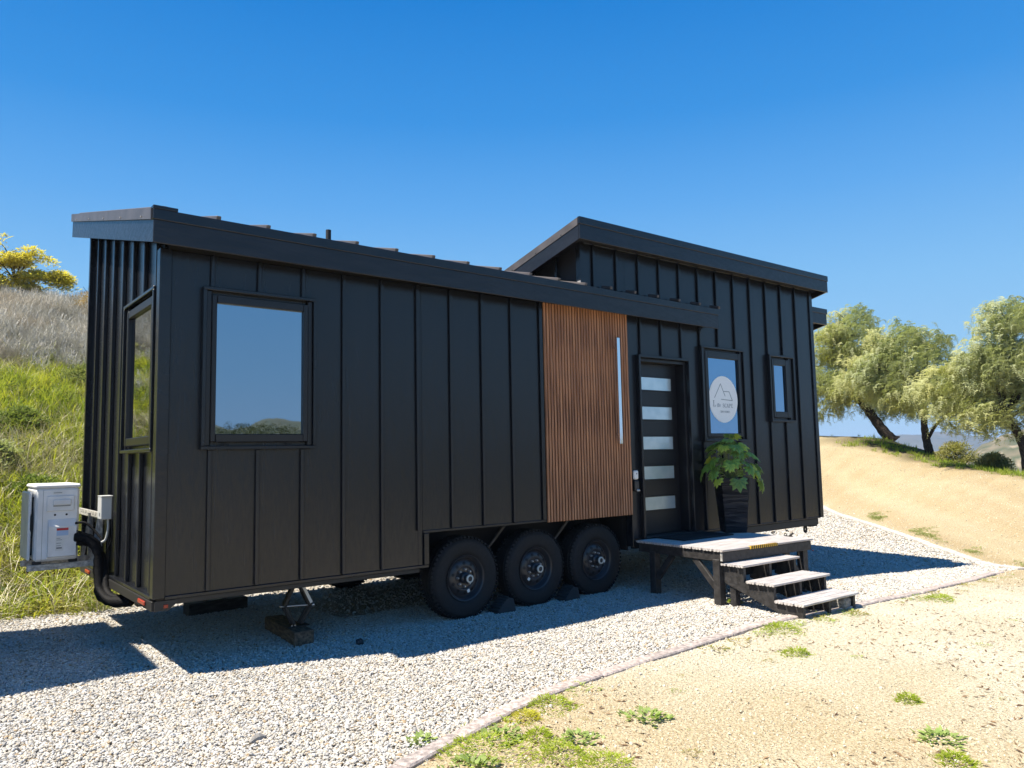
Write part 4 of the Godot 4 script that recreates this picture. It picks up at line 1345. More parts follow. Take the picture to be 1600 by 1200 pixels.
func dirt_color(x: float, z: float) -> Color:
	var base := Color(0.645, 0.60, 0.465)
	var a := fn.get_noise_2d(x * 14, z * 14)
	var b := fn.get_noise_2d(x * 55 + 300, z * 55)
	var c := base.lerp(Color(0.575, 0.475, 0.305), clampf(a * 2.4, 0, 0.85))
	c = c.lerp(Color(0.74, 0.69, 0.57), clampf(-a * 1.8 + b * 0.8, 0, 0.9))
	# wheel tracks over the road to the right: faint streaks along the slope
	if x > 9.0:
		var v := x * 0.79 + z * 0.61
		var w := z * 0.79 - x * 0.61
		var s := fn.get_noise_2d(v * 95, w * 7 + 60) + 0.6 * fn.get_noise_2d(v * 260, w * 16)
		var k := smoothstep(9.0, 12.0, x)
		c = c.lerp(Color(0.53, 0.44, 0.275), 0.85 * k)
		c = c.lerp(Color(0.46, 0.345, 0.195), clampf(s * 1.1, 0, 0.42) * k)
		c = c.lerp(Color(0.66, 0.55, 0.37), clampf(-s * 1.0, 0, 0.4) * k)
	return c


func build_ground() -> void:
	var n := 300
	var b := MB.new()
	b.colored = true
	var warp := func(t: float) -> float: return 15.0 * t + 11.0 * pow(t, 3) + 3000.0 * pow(t, 15)
	for i in n + 1:
		for k in n + 1:
			var x: float = 4.0 + warp.call(2.0 * i / n - 1.0)
			var z: float = 0.0 + warp.call(2.0 * k / n - 1.0)
			var y := ground_y(x, z)
			var col: Color
			var d := hill_depth(x, z)
			var q := Vector2(x, z)
			if Geometry2D.is_point_in_polygon(q, pad):
				y -= 0.012
				col = Color(0.60, 0.565, 0.50)
			else:
				col = dirt_color(x, z)
				var green := smoothstep(-0.1, 0.5, d) * smoothstep(13.5, 9.0, x - 0.15 * d)
				col = col.lerp(Color(0.11, 0.105, 0.045).lerp(Color(0.18, 0.165, 0.13), smoothstep(8.5, 11.5, d)), green)
				var past := smoothstep(0.6, 1.4, road_edge(x, z)) * smoothstep(-7.2, -5.6, z)
				col = col.lerp(Color(0.12, 0.11, 0.06), past)
				if q.distance_to(Vector2(6, 0)) > 32.0:
					col = col.lerp(Color(0.15, 0.13, 0.085), 0.8)
			b.col = col
			b.vert(Vector3(x, y, z), Vector3.UP)
	for i in n + 1:
		for k in n + 1:
			var at := i * (n + 1) + k
			var l := at - (n + 1) if i > 0 else at
			var r := at + (n + 1) if i < n else at
			var u := at - 1 if k > 0 else at
			var o := at + 1 if k < n else at
			b.n[at] = (b.v[o] - b.v[u]).cross(b.v[r] - b.v[l]).normalized()
	for i in n:
		for k in n:
			var a := i * (n + 1) + k
			b.ix.append_array(PackedInt32Array([a, a + n + 1, a + 1, a + 1, a + n + 1, a + n + 2]))
	struct(add("ground", b.commit(), M.ground))


func road_edge(x: float, z: float) -> float:     # > 0 past the far edge of the dirt road, on the verge where the trees stand
	if x < 13.0:
		return -9.0
	var t := clampf((x - 15.0) / 8.0, 0.0, 1.0)
	var dist := Vector2(x, z).distance_to(Vector2(-1.5, 6.2))
	var az := atan2(x + 1.5, 6.2 - z)
	return dist - lerpf(24.6, 19.0, smoothstep(1.05, 1.29, az)) if az > 0.95 else dist - 25.6


func in_pad(p: Vector2) -> bool:
	return Geometry2D.is_point_in_polygon(p, pad)


func build_kerb() -> void:
	var kerb := Node3D.new()
	kerb.name = "kerb"
	add_child(kerb, true)
	struct(kerb)
	rng.seed = 31
	for run in 2:
		var pts: Array = [front_edge, right_edge][run]
		var wide: float = [0.110, 0.14][run]
		var line := curve(pts.map(func(p): return Vector3(p.x, 0, p.y)), 12)
		var acc := 0.0
		var from: Vector3 = line[0]
		var k := 1
		var want := rng.randf_range(0.42, 0.58)
		while k < line.size():
			var seg: Vector3 = line[k] - from
			if seg.length() < want:
				k += 1
				continue
			var to := from + seg.normalized() * want
			var a := Vector3(from.x, ground_y(from.x, from.z), from.z)
			var c := Vector3(to.x, ground_y(to.x, to.z), to.z)
			var up: float = [0.020, 0.030][run] + rng.randf_range(-0.006, 0.006)
			var dirn := (c - a).normalized()
			var side := dirn.cross(Vector3.UP).normalized()
			var bs := Basis(dirn, side.cross(dirn), side)
			var b := MB.new()
			b.cbox(Vector3.ZERO, Vector3(a.distance_to(c) - 0.003, 0.12, wide), 0.010)
			var o := add("edging_stone", b.commit(), M["edging_%d" % (rng.randi() % 3)] if run == 0 else M.edging_white, kerb, Transform3D(bs * Basis(Vector3.UP, rng.randf_range(-0.015, 0.015)), (a + c) / 2 + Vector3(0, up - 0.06, 0) + side * rng.randf_range(-0.006, 0.006)))
			from = to
			want = rng.randf_range(0.42, 0.58)


func build_gravel() -> void:
	rng.seed = 4711
	var cam := Vector2(-1.5, 6.2)
	var shades := [Color(0.62, 0.58, 0.50), Color(0.56, 0.51, 0.42), Color(0.50, 0.48, 0.44), Color(0.46, 0.34, 0.20), Color(0.34, 0.33, 0.31), Color(0.67, 0.65, 0.60), Color(0.58, 0.49, 0.36)]
	var xf := [[], [], [], []]
	var cl := [[], [], [], []]
	var cell := 0.5
	for ix in range(-18, 38):
		for iz in range(-12, 13):
			var c := Vector2(ix * cell + cell / 2, iz * cell + cell / 2)
			var dist := c.distance_to(cam)
			if c.x < -6:
				continue
			var rho := 6200.0
			if dist > 9.0:
				rho = 2900.0
			if dist > 13.0:
				rho = 1200.0
			if c.x < -2.6:
				rho = 700.0
			if c.y < -0.8 and c.x > 1.8 and c.x < 8.0:
				rho = 450.0      # deep under the trailer and behind it
			var count := int(rho * cell * cell)
			for k in count:
				var p := c + Vector2(rng.randf_range(-0.5, 0.5), rng.randf_range(-0.5, 0.5)) * cell
				if not in_pad(p):
					if rng.randf() > 0.02 or p.y < -3.0 or not in_pad(p + Vector2(-0.1, -0.25)):
						continue
				var big := pow(rng.randf(), 2.2)
				var s := lerpf(0.0055, 0.0135, big) * (1.0 if dist < 9.0 else 1.35 if dist < 13.0 else 1.7)
				var sq := Vector3(s * rng.randf_range(0.9, 1.55), s * rng.randf_range(0.55, 0.9), s * rng.randf_range(0.75, 1.1))
				var b := Basis.from_euler(Vector3(rng.randf_range(-0.5, 0.5), rng.randf() * TAU, rng.randf_range(-0.5, 0.5))).scaled_local(sq)
				var y := ground_y_fast(p.x, p.y) + rng.randf_range(-0.004, 0.008)
				var v := rng.randi() % 4
				xf[v].append(Transform3D(b, Vector3(p.x, y, p.y)))
				var pick := rng.randf()
				var sc: Color = shades[0] if pick < 0.34 else shades[5] if pick < 0.52 else shades[1] if pick < 0.72 else shades[2] if pick < 0.85 else shades[6] if pick < 0.93 else shades[3] if pick < 0.965 else shades[4]
				var j := rng.randf_range(0.85, 1.08)
				cl[v].append(Color(sc.r * j, sc.g * j, sc.b * j))
	for v in 4:
		scatter("gravel", pebble(60 + v, 0.24), M.stone, xf[v], cl[v])


var hcache := {}


func ground_y_fast(x: float, z: float) -> float:      # bilinear from a cached 0.25 m grid
	var gx := floori(x * 4)
	var gz := floori(z * 4)
	var fx := x * 4 - gx
	var fz := z * 4 - gz
	return lerpf(lerpf(hg(gx, gz), hg(gx + 1, gz), fx), lerpf(hg(gx, gz + 1), hg(gx + 1, gz + 1), fx), fz)


func hg(i: int, k: int) -> float:
	var key := i * 100000 + k
	if not hcache.has(key):
		hcache[key] = ground_y(i * 0.25, k * 0.25)
	return hcache[key]


func build_dirt_details() -> void:
	rng.seed = 99
	var xf := []
	var cl := []
	var dx := []
	var dc := []
	for k in 42000:
		var t := rng.randf()
		var x := rng.randf_range(-1.5, 11.0)
		var z := rng.randf_range(1.2, 5.6)
		var p := Vector2(x, z)
		if in_pad(p):
			continue
		var s := rng.randf_range(0.003, 0.007) * (1.0 if rng.randf() < 0.93 else 1.9)
		var b := Basis.from_euler(Vector3(rng.randf() * 3, rng.randf() * 6, rng.randf() * 3)).scaled_local(Vector3(s, s * 0.75, s))
		xf.append(Transform3D(b, Vector3(x, ground_y_fast(x, z) + s * 0.25, z)))
		cl.append(rcol(Color(0.78, 0.72, 0.56), Color(0.58, 0.50, 0.35), 0.10))
	for k in 16000:
		var x := rng.randf_range(10.0, 22.5)
		var z := rng.randf_range(-8.0, 3.0)
		if in_pad(Vector2(x, z)) or road_edge(x, z) > 0.5:
			continue
		var s := rng.randf_range(0.006, 0.014)
		xf.append(Transform3D(Basis.from_euler(Vector3(rng.randf() * 3, rng.randf() * 6, rng.randf() * 3)).scaled_local(Vector3(s, s * 0.6, s)), Vector3(x, ground_y_fast(x, z) + s * 0.2, z)))
		cl.append(rcol(Color(0.78, 0.72, 0.56), Color(0.58, 0.50, 0.35), 0.10))
	scatter("dirt_grains", pebble(71, 0.3), M.grain, xf, cl)
	var chip := MB.new()
	chip.tri(Vector3(-1, 0, 0), Vector3(0, 0.12, 0.28), Vector3(1, 0.05, 0.02))
	chip.tri(Vector3(-1, 0, 0), Vector3(1, 0.05, 0.02), Vector3(-0.1, 0.02, -0.25))
	for k in 6500:
		var x := rng.randf_range(0.5, 10.5)
		var z := rng.randf_range(2.2, 5.4)
		if in_pad(Vector2(x, z)) or fn.get_noise_2d(x * 30, z * 30 + 500) < -0.30:
			continue
		var s := 0.006 + 0.026 * pow(rng.randf(), 2.0)
		var b := Basis.from_euler(Vector3(rng.randf_range(-0.4, 0.4), rng.randf() * TAU, rng.randf_range(-0.4, 0.4))).scaled_local(Vector3(s, s, s))
		dx.append(Transform3D(b, Vector3(x, ground_y_fast(x, z) + 0.005, z)))
		dc.append(rcol(Color(0.10, 0.055, 0.032), Color(0.30, 0.19, 0.10), 0.2))
	scatter("dry_litter", chip.commit(), M.debris, dx, dc)


# ---------------------------------------------------------------- plants

func blade(b: MB, root: Vector3, dirn: Vector3, h: float, w: float, bend: float, seg := 3) -> void:
	var side := dirn.cross(Vector3.UP).normalized() * w * 0.5
	var pl := root - side
	var pr := root + side
	for k in seg:
		var t := float(k + 1) / seg
		var c := root + Vector3.UP * h * (t - 0.35 * bend * t * t) + dirn * h * bend * t * t
		var f := 1.0 - t * t * 0.85
		if k == seg - 1:
			b.tri(pl, pr, c)
		else:
			var ql := c - side * f
			var qr := c + side * f
			b.quad(pl, pr, qr, ql)
			pl = ql
			pr = qr


func tuft(sd: int, blades: int, h: float, w: float, spread: float, bend: float) -> ArrayMesh:
	var r := RandomNumberGenerator.new()
	r.seed = sd
	var b := MB.new()
	for k in blades:
		var a := r.randf() * TAU
		var rr := spread * sqrt(r.randf())
		var a2 := a + r.randf_range(-0.9, 0.9)
		blade(b, Vector3(cos(a) * rr, -0.02, sin(a) * rr), Vector3(cos(a2), 0, sin(a2)), h * r.randf_range(0.55, 1.1), w * r.randf_range(0.6, 1.2), bend * r.randf_range(0.3, 1.4))
	return b.commit()


func leafy(sd: int, count: int, rad: float, h: float, len: float, w: float) -> ArrayMesh:      # a low cushion of small leaves
	var r := RandomNumberGenerator.new()
	r.seed = sd
	var b := MB.new()
	for k in count:
		var a := r.randf() * TAU
		var q := sqrt(r.randf()) * (1.0 + 0.45 * sin(a * 3.0 + sd) * sin(a * 2.0 + sd * 0.7)) * (1.0 if r.randf() < 0.88 else 1.5)
		var p := Vector3(cos(a) * rad * q, h * maxf(0.05, 1.0 - q * q) * r.randf_range(0.25, 1.0), sin(a) * rad * q)
		var a2 := a + r.randf_range(-1.2, 1.2)
		var d := Vector3(cos(a2), r.randf_range(-0.1, 0.9), sin(a2)).normalized()
		var s := d.cross(Vector3.UP).normalized() * w * r.randf_range(0.6, 1.2) * 0.5
		var l := len * r.randf_range(0.6, 1.3)
		var up := s.cross(d).normalized() * l * 0.12
		b.quad(p, p + d * l * 0.45 + s + up, p + d * l, p + d * l * 0.45 - s + up)
	return b.commit()


func build_hill_plants() -> void:
	rng.seed = 2024
	var green := [tuft(1, 16, 0.34, 0.013, 0.12, 0.55), tuft(2, 16, 0.28, 0.015, 0.14, 0.75), tuft(3, 14, 0.40, 0.012, 0.10, 0.9)]
	var leafm := [leafy(4, 46, 0.22, 0.22, 0.075, 0.026), leafy(5, 46, 0.26, 0.16, 0.055, 0.03)]
	var dry := [tuft(6, 13, 0.46, 0.007, 0.12, 1.1), tuft(7, 13, 0.38, 0.008, 0.16, 1.5)]
	var twig := [twigs(8), twigs(9)]
	var X := {"green_grass": [[], [], []], "dry_grass": [[], []], "leafy_weeds": [[], []], "dry_brush": [[], []]}
	var C := {"green_grass": [[], [], []], "dry_grass": [[], []], "leafy_weeds": [[], []], "dry_brush": [[], []]}
	var put := func(kind: String, v: int, x: float, z: float, s: float, col: Color) -> void:
		var b := Basis.from_euler(Vector3(rng.randf_range(-0.15, 0.15), rng.randf() * TAU, rng.randf_range(-0.15, 0.15))).scaled_local(Vector3(s, s * rng.randf_range(0.8, 1.2), s))
		X[kind][v].append(Transform3D(b, Vector3(x, ground_y_fast(x, z), z)))
		C[kind][v].append(col)
	for ix in range(-26, 26):
		for iz in range(-44, -5):
			var cx := ix * 0.5 + 0.25
			var cz := iz * 0.5 + 0.25
			var core: bool = cx > -1.4 and cx < 3.2
			var near: bool = cx > -7.0 and cx < 0.0
			var rho := 120.0 if core else 50.0 if near else 14.0
			if cx > 4.5:
				rho = 7.0
			for k in int(rho * 0.25 + rng.randf()):
				var x := cx + rng.randf_range(-0.25, 0.25)
				var z := cz + rng.randf_range(-0.25, 0.25)
				var d := hill_depth(x, z)
				if d < -0.12 + 0.25 * fn.get_noise_2d(x * 60, z * 60):
					continue
				var patch := fn.get_noise_2d(x * 26 + 40, z * 26)
				var patch2 := fn.get_noise_2d(x * 40 - 90, z * 40)
				var yel := clampf(0.5 + patch2 * 1.4, 0, 1)
				var brush := smoothstep(9.0, 11.2, d + 2.2 * patch)
				if rng.randf() < brush:
					put.call("dry_brush", rng.randi() % 2, x, z, rng.randf_range(0.25, 0.8), rcol(Color(0.40, 0.385, 0.33), Color(0.66, 0.64, 0.57), 0.2) if patch2 < 0.12 else rcol(Color(0.46, 0.41, 0.32), Color(0.58, 0.54, 0.46), 0.2))
					if rng.randf() < 0.16 + 0.5 * maxf(0.0, patch2):
						put.call("leafy_weeds", rng.randi() % 2, x, z, rng.randf_range(0.7, 1.5), rcol(Color(0.24, 0.28, 0.10), Color(0.38, 0.36, 0.18)))
					continue
				var low := smoothstep(2.6, 1.2, d + patch)
				if rng.randf() < low * 0.75:
					put.call("leafy_weeds", rng.randi() % 2, x, z, rng.randf_range(0.45, 0.9), rcol(Color(0.25, 0.29, 0.05), Color(0.44, 0.39, 0.11)))
					if rng.randf() < 0.25:
						put.call("dry_grass", 1, x, z, rng.randf_range(0.4, 0.7), rcol(Color(0.30, 0.20, 0.10), Color(0.22, 0.15, 0.09)))
					continue
				if rng.randf() < clampf(0.34 + patch * 0.8, 0.12, 0.85):
					put.call("dry_grass", rng.randi() % 2, x, z, rng.randf_range(0.7, 1.3), rcol(Color(0.70, 0.64, 0.46), Color(0.56, 0.52, 0.38)))
					if rng.randf() < 0.6:
						put.call("green_grass", rng.randi() % 3, x, z, rng.randf_range(0.6, 1.0), rcol(Color(0.34, 0.39, 0.08), Color(0.46, 0.45, 0.13)))
				else:
					put.call("green_grass", rng.randi() % 3, x, z, rng.randf_range(0.7, 1.25), rcol(Color(0.33, 0.39, 0.04), Color(0.56, 0.53, 0.09), 0.15) if rng.randf() < 0.35 + 0.65 * yel else rcol(Color(0.25, 0.33, 0.05), Color(0.40, 0.43, 0.10)))
				if rng.randf() < 0.05:
					put.call("leafy_weeds", rng.randi() % 2, x, z, rng.randf_range(0.8, 1.5), rcol(Color(0.07, 0.11, 0.03), Color(0.12, 0.15, 0.04)))
	var meshes := {"green_grass": green, "dry_grass": dry, "leafy_weeds": leafm, "dry_brush": twig}
	for kind in X:
		for v in X[kind].size():
			scatter(kind, meshes[kind][v], M.dry_blade if kind.begins_with("dry") else M.blade, X[kind][v], C[kind][v])
	# shrubs one can tell apart on the slope
	shrub("shrub", "dark green shrub on the grassy slope, upper one left of the house", Vector3(0.05, 0, -9.2), 0.42, Color(0.12, 0.17, 0.05), Color(0.24, 0.28, 0.09), "shrubs on the grassy slope")
	shrub("shrub", "small dark green shrub on the slope just above the air conditioner", Vector3(0.02, 0, -6.6), 0.26, Color(0.12, 0.18, 0.04), Color(0.24, 0.30, 0.08), "shrubs on the grassy slope")
	shrub("shrub", "grey-green shrub halfway up the slope at the left edge", Vector3(-0.50, 0, -7.6), 0.42, Color(0.20, 0.24, 0.11), Color(0.40, 0.42, 0.24), "shrubs on the grassy slope")
	shrub("shrub", "olive shrub on the slope, highest below the grey brush beside the wall", Vector3(1.35, 0, -11.6), 0.45, Color(0.18, 0.22, 0.08), Color(0.32, 0.33, 0.14), "shrubs on the grassy slope")
	shrub("shrub", "rust-brown shrub on top of the hill right of the yellow tree", Vector3(2.9, 0, -18.2), 1.0, Color(0.30, 0.19, 0.07), Color(0.42, 0.28, 0.10), "shrubs on the grassy slope")


func twigs(sd: int) -> ArrayMesh:
	var r := RandomNumberGenerator.new()
	r.seed = sd
	var b := MB.new()
	for k in 22:
		var a := r.randf() * TAU
		var d := Vector3(cos(a), 0, sin(a))
		var root := Vector3(r.randf_range(-0.15, 0.15), -0.03, r.randf_range(-0.15, 0.15))
		var h := r.randf_range(0.35, 1.0)
		blade(b, root, d, h, 0.016, r.randf_range(0.3, 1.7), 4)
		for j in 3:
			var t := r.randf_range(0.3, 0.85)
			var p := root + Vector3.UP * h * t * 0.85 + d * h * 0.4 * t * t
			var a2 := a + r.randf_range(-1.6, 1.6)
			blade(b, p, Vector3(cos(a2), 0, sin(a2)), h * r.randf_range(0.2, 0.4), 0.009, r.randf_range(0.3, 1.2), 2)
	return b.commit()


func shrub(called: String, label: String, at: Vector3, size: float, c0: Color, c1: Color, group := "") -> void:
	var t := thing(called, label, "shrub", Vector3(at.x, ground_y(at.x, at.z) - 0.03, at.z), 0.0, group)
	var st := MB.new()
	for k in 7:
		var a := TAU * k / 7.0 + rng.randf()
		st.tube(curve([Vector3.ZERO, Vector3(cos(a) * size * 0.25, size * 0.5, sin(a) * size * 0.25), Vector3(cos(a) * size * 0.55, size * rng.randf_range(0.6, 1.0), sin(a) * size * 0.55)], 3), [0.02, 0.018, 0.015, 0.012, 0.009, 0.007, 0.005], 5)
	add("stems", st.commit(), M.bark, t)
	var xf := []
	var cl := []
	for k in int(260 * maxf(1.0, size)):
		var a := rng.randf() * TAU
		var u := rng.randf_range(-0.2, 1.0)
		var r := sqrt(maxf(0.0, 1.0 - u * u)) * pow(rng.randf(), 0.35)
		var lump := 1.0 + 0.35 * fn.get_noise_3d(cos(a) * 60 + at.x * 90, u * 60, sin(a) * 60)
		var p := Vector3(cos(a) * r, maxf(u, -0.05) * 0.9, sin(a) * r) * size * lump
		xf.append(Transform3D(Basis.from_euler(Vector3(rng.randf_range(-0.6, 0.6), rng.randf() * TAU, rng.randf_range(-0.6, 0.6))).scaled_local(Vector3.ONE * rng.randf_range(0.5, 0.9) * maxf(1.0, size * 0.45)), p + Vector3(0, 0.05 * size, 0)))
		cl.append(rcol(c0, c1, 0.2))
	scatter("crown", leafy(40, 14, 0.16, 0.18, 0.10, 0.035), M.frond, xf, cl, t)


func frond_mesh(sd: int, drop: float, leaf: float, w: float, pairs: int) -> ArrayMesh:     # a hanging spray: arching stalk with narrow leaflets
	var r := RandomNumberGenerator.new()
	r.seed = sd
	var b := MB.new()
	var prev := Vector3.ZERO
	for k in pairs:
		var t := float(k + 1) / pairs
		var p := Vector3(0.30 * sin(t * 1.5) * (1.0 - 0.3 * t), 0.06 * sin(t * 2.0) - drop * t * t, 0.05 * sin(t * 4.0 + sd))
		var s := Vector3(0, 0, 0.004)
		b.quad(prev - s, prev + s, p + s, p - s)
		for e in [-1.0, 1.0]:
			var d := Vector3(r.randf_range(-0.2, 0.6), -0.55 + r.randf_range(-0.4, 0.2), e).normalized()
			var q := d.cross(Vector3(0.7, 0.6, 0.3)).normalized() * w * 0.5
			var l := leaf * r.randf_range(0.7, 1.2)
			b.quad(p, p + d * l * 0.5 + q, p + d * l, p + d * l * 0.5 - q)
		prev = p
	return b.commit()


func tree(called: String, label: String, at: Vector3, right: Vector3, trunk: Array, r0: float, crown: Array, dens: float, pal: Array, group := "", extra_limbs := []) -> void:
	# trunk and crown are given as (right, up, away) in metres from the foot
	var t := thing(called, label, "tree", at, 0.0, group)
	var away := Vector3.UP.cross(right).normalized()
	var loc := func(v: Vector3) -> Vector3: return right * v.x + Vector3.UP * v.y + away * v.z
	var path := curve(trunk.map(func(v): return loc.call(v)), 6)
	var rad := []
	for k in path.size():
		var s := float(k) / (path.size() - 1)
		rad.append(r0 * (1.25 - 0.55 * s if s > 0.12 else 1.7 - 3.75 * s) * (1.0 + 0.06 * sin(k * 2.1)))
	var b := MB.new()
	b.tube(path, rad, 12)
	add("trunk", b.commit(), M.bark, t)
	var top: Vector3 = path[path.size() - 1]
	for q in extra_limbs:
		var lp := curve(q.map(func(v): return loc.call(v)), 5)
		var lr := []
		for k in lp.size():
			lr.append(lerpf(r0 * 0.55, r0 * 0.12, float(k) / (lp.size() - 1)))
		b = MB.new()
		b.tube(lp, lr, 8)
		add("limb", b.commit(), M.bark, t)
	var xf := [[], [], []]
	var cl := [[], [], []]
	for q in crown:
		var c: Vector3 = loc.call(q[0])
		var sz: Vector3 = q[1]
		var mid := top.lerp(c, 0.5) + Vector3(0, 0.25, 0)
		var lp := curve([top - Vector3(0, 0.15, 0), mid, c + Vector3(0, sz.y * 0.3, 0)], 5)
		var lr := []
		for k in lp.size():
			lr.append(lerpf(r0 * 0.5, r0 * 0.10, float(k) / (lp.size() - 1)))
		b = MB.new()
		b.tube(lp, lr, 7)
		for k in 5:       # twigs fanning out inside the clump
			var a := rng.randf() * TAU
			var e := c + Vector3(cos(a) * sz.x * 0.7, sz.y * rng.randf_range(0.0, 0.7), sin(a) * sz.x * 0.7)
			b.tube([c + Vector3(0, sz.y * 0.2, 0), (c + e) / 2 + Vector3(0, 0.12, 0), e], [r0 * 0.10, r0 * 0.07, r0 * 0.03], 5)
		add("limb", b.commit(), M.bark, t)
		var count := int(dens * sz.x * sz.y * 4.0 * q[2])
		for k in count:
			var dv := Vector3(rng.randfn(), rng.randfn(), rng.randfn()).normalized()
			var rr := pow(rng.randf(), 0.42)
			var lump := 1.0 + 0.45 * fn.get_noise_3d(dv.x * 70 + c.x * 50, dv.y * 70 + c.y * 50, dv.z * 70 + c.z * 50)
			var p := c + right * dv.x * sz.x * rr * lump + Vector3.UP * dv.y * sz.y * rr * lump + away * dv.z * sz.z * rr * lump
			var hole := fn.get_noise_3d(p.x * 105 + 11, p.y * 130, p.z * 105)
			if hole < -0.07 and rng.randf() < 0.92:
				continue
			var v := rng.randi() % 3
			var out := atan2(-dv.dot(away), dv.dot(right))
			var yaw := atan2(-(right * cos(out) - away * sin(out)).z, (right * cos(out) - away * sin(out)).x) + rng.randf_range(-1.0, 1.0)
			var s := rng.randf_range(0.55, 1.0)
			xf[v].append(Transform3D(Basis.from_euler(Vector3(0, yaw, rng.randf_range(-0.35, 0.35))).scaled_local(Vector3.ONE * s), p))
			var mixv := clampf(0.5 + 1.3 * fn.get_noise_3d(p.x * 30, p.y * 30 + 77, p.z * 30), 0, 1)
			cl[v].append(rcol((pal[0] as Color).lerp(pal[1], mixv), (pal[2] as Color).lerp(pal[1], mixv), 0.15))
	var crown_node := Node3D.new()
	crown_node.name = "crown"
	t.add_child(crown_node, true)
	for v in 3:
		if xf[v].size():
			scatter("foliage", pal[3][v], M.frond, xf[v], cl[v], crown_node)


func build_trees() -> void:
	rng.seed = 606
	var fr := [frond_mesh(1, 0.24, 0.09, 0.022, 9), frond_mesh(2, 0.32, 0.085, 0.020, 10), frond_mesh(3, 0.16, 0.09, 0.024, 8)]
	var pal := [Color(0.38, 0.41, 0.21), Color(0.48, 0.475, 0.20), Color(0.46, 0.49, 0.32), fr]
	var grp := "pepper trees along the dirt road"
	var rt := Vector3(0.43, 0, 0.90)      # roughly across the line of sight
	var y := func(x: float, z: float) -> float: return ground_y(x, z) - 0.08
	tree("pepper_tree", "leftmost pepper tree beside the house, its thick trunk leaning left", Vector3(22.9, y.call(22.9, -5.45), -5.45), rt,
		[Vector3(0.15, 0, 0), Vector3(-0.10, 0.32, 0), Vector3(-0.42, 0.85, 0.05), Vector3(-0.80, 1.45, 0.1)], 0.155,
		[[Vector3(-1.75, 1.76, 0.0), Vector3(0.85, 0.95, 1.2), 1.2], [Vector3(-0.9, 3.70, 0.2), Vector3(0.95, 0.9, 1.1), 1.0], [Vector3(-1.7, 3.20, 0.4), Vector3(0.95, 0.8, 1.1), 1.0], [Vector3(-0.25, 2.67, 0.2), Vector3(0.95, 0.95, 1.2), 1.0], [Vector3(-0.9, 1.59, -0.4), Vector3(0.9, 0.6, 1.0), 0.8], [Vector3(0.25, 1.29, 0.6), Vector3(0.8, 0.6, 0.9), 0.9]], 620, pal, grp)
	tree("pepper_tree", "middle pepper tree with a forked trunk and a bare limb to the right", Vector3(21.4, y.call(21.4, -3.65), -3.65), rt,
		[Vector3(0.08, 0, 0), Vector3(0.0, 0.5, 0), Vector3(-0.03, 0.95, 0), Vector3(0.0, 1.35, 0.0)], 0.10,
		[[Vector3(1.55, 2.35, 0.2), Vector3(0.75, 0.55, 0.8), 0.8], [Vector3(-1.5, 2.50, 0.0), Vector3(0.8, 0.7, 0.9), 0.8], [Vector3(2.0, 1.88, 0.1), Vector3(0.7, 0.5, 0.8), 0.7], [Vector3(-0.55, 3.30, 0.2), Vector3(0.95, 0.75, 1.1), 1.0], [Vector3(-1.0, 2.37, -0.3), Vector3(0.90, 0.80, 1.1), 1.0], [Vector3(0.15, 2.42, 0.1), Vector3(0.95, 0.75, 1.1), 1.0], [Vector3(1.75, 1.53, 0.1), Vector3(0.80, 0.62, 0.9), 0.9], [Vector3(1.1, 1.76, 0.0), Vector3(0.85, 0.70, 1.0), 0.9], [Vector3(-0.3, 1.59, -0.5), Vector3(1.0, 0.45, 0.8), 0.7], [Vector3(0.3, 3.40, 0.4), Vector3(0.55, 0.5, 0.7), 0.9]], 640, pal, grp,
		[[Vector3(0.05, 0.55, 0), Vector3(0.35, 1.0, 0), Vector3(0.85, 1.28, 0.1), Vector3(1.25, 1.42, 0.1)], [Vector3(-0.02, 1.05, 0), Vector3(-0.2, 1.35, 0), Vector3(-0.4, 1.7, 0.1)]])
	tree("pepper_tree", "rightmost pepper tree, tallest, its trunk cut by the right edge of the photo", Vector3(19.3, y.call(19.3, -0.55), -0.55), rt,
		[Vector3(0.05, 0, 0), Vector3(0.03, 0.6, 0), Vector3(-0.10, 1.1, 0), Vector3(-0.35, 1.55, 0.0)], 0.105,
		[[Vector3(-1.55, 2.35, 0.2), Vector3(0.8, 0.55, 0.9), 0.9], [Vector3(-0.15, 3.60, 0.0), Vector3(0.85, 0.85, 1.0), 1.0], [Vector3(-0.6, 2.72, -0.2), Vector3(0.85, 0.80, 1.0), 1.0], [Vector3(0.35, 2.47, 0.0), Vector3(0.9, 0.85, 1.0), 1.0], [Vector3(-1.25, 1.69, 0.1), Vector3(0.80, 0.60, 0.9), 0.9], [Vector3(-0.5, 1.49, -0.3), Vector3(0.8, 0.45, 0.8), 0.8], [Vector3(1.2, 3.20, 0.2), Vector3(1.0, 0.9, 1.0), 0.9], [Vector3(1.3, 1.66, 0.2), Vector3(0.9, 0.7, 0.9), 0.8]], 640, pal, grp)
	# yellow tree on the hill crest
	var ym := [leafy(50, 12, 0.20, 0.14, 0.13, 0.06), leafy(51, 10, 0.18, 0.16, 0.12, 0.06), leafy(52, 12, 0.22, 0.12, 0.11, 0.05)]
	var yp := [Color(0.66, 0.55, 0.05), Color(0.76, 0.66, 0.10), Color(0.62, 0.54, 0.26), ym]
	var ax := 0.95
	var az := -20.4
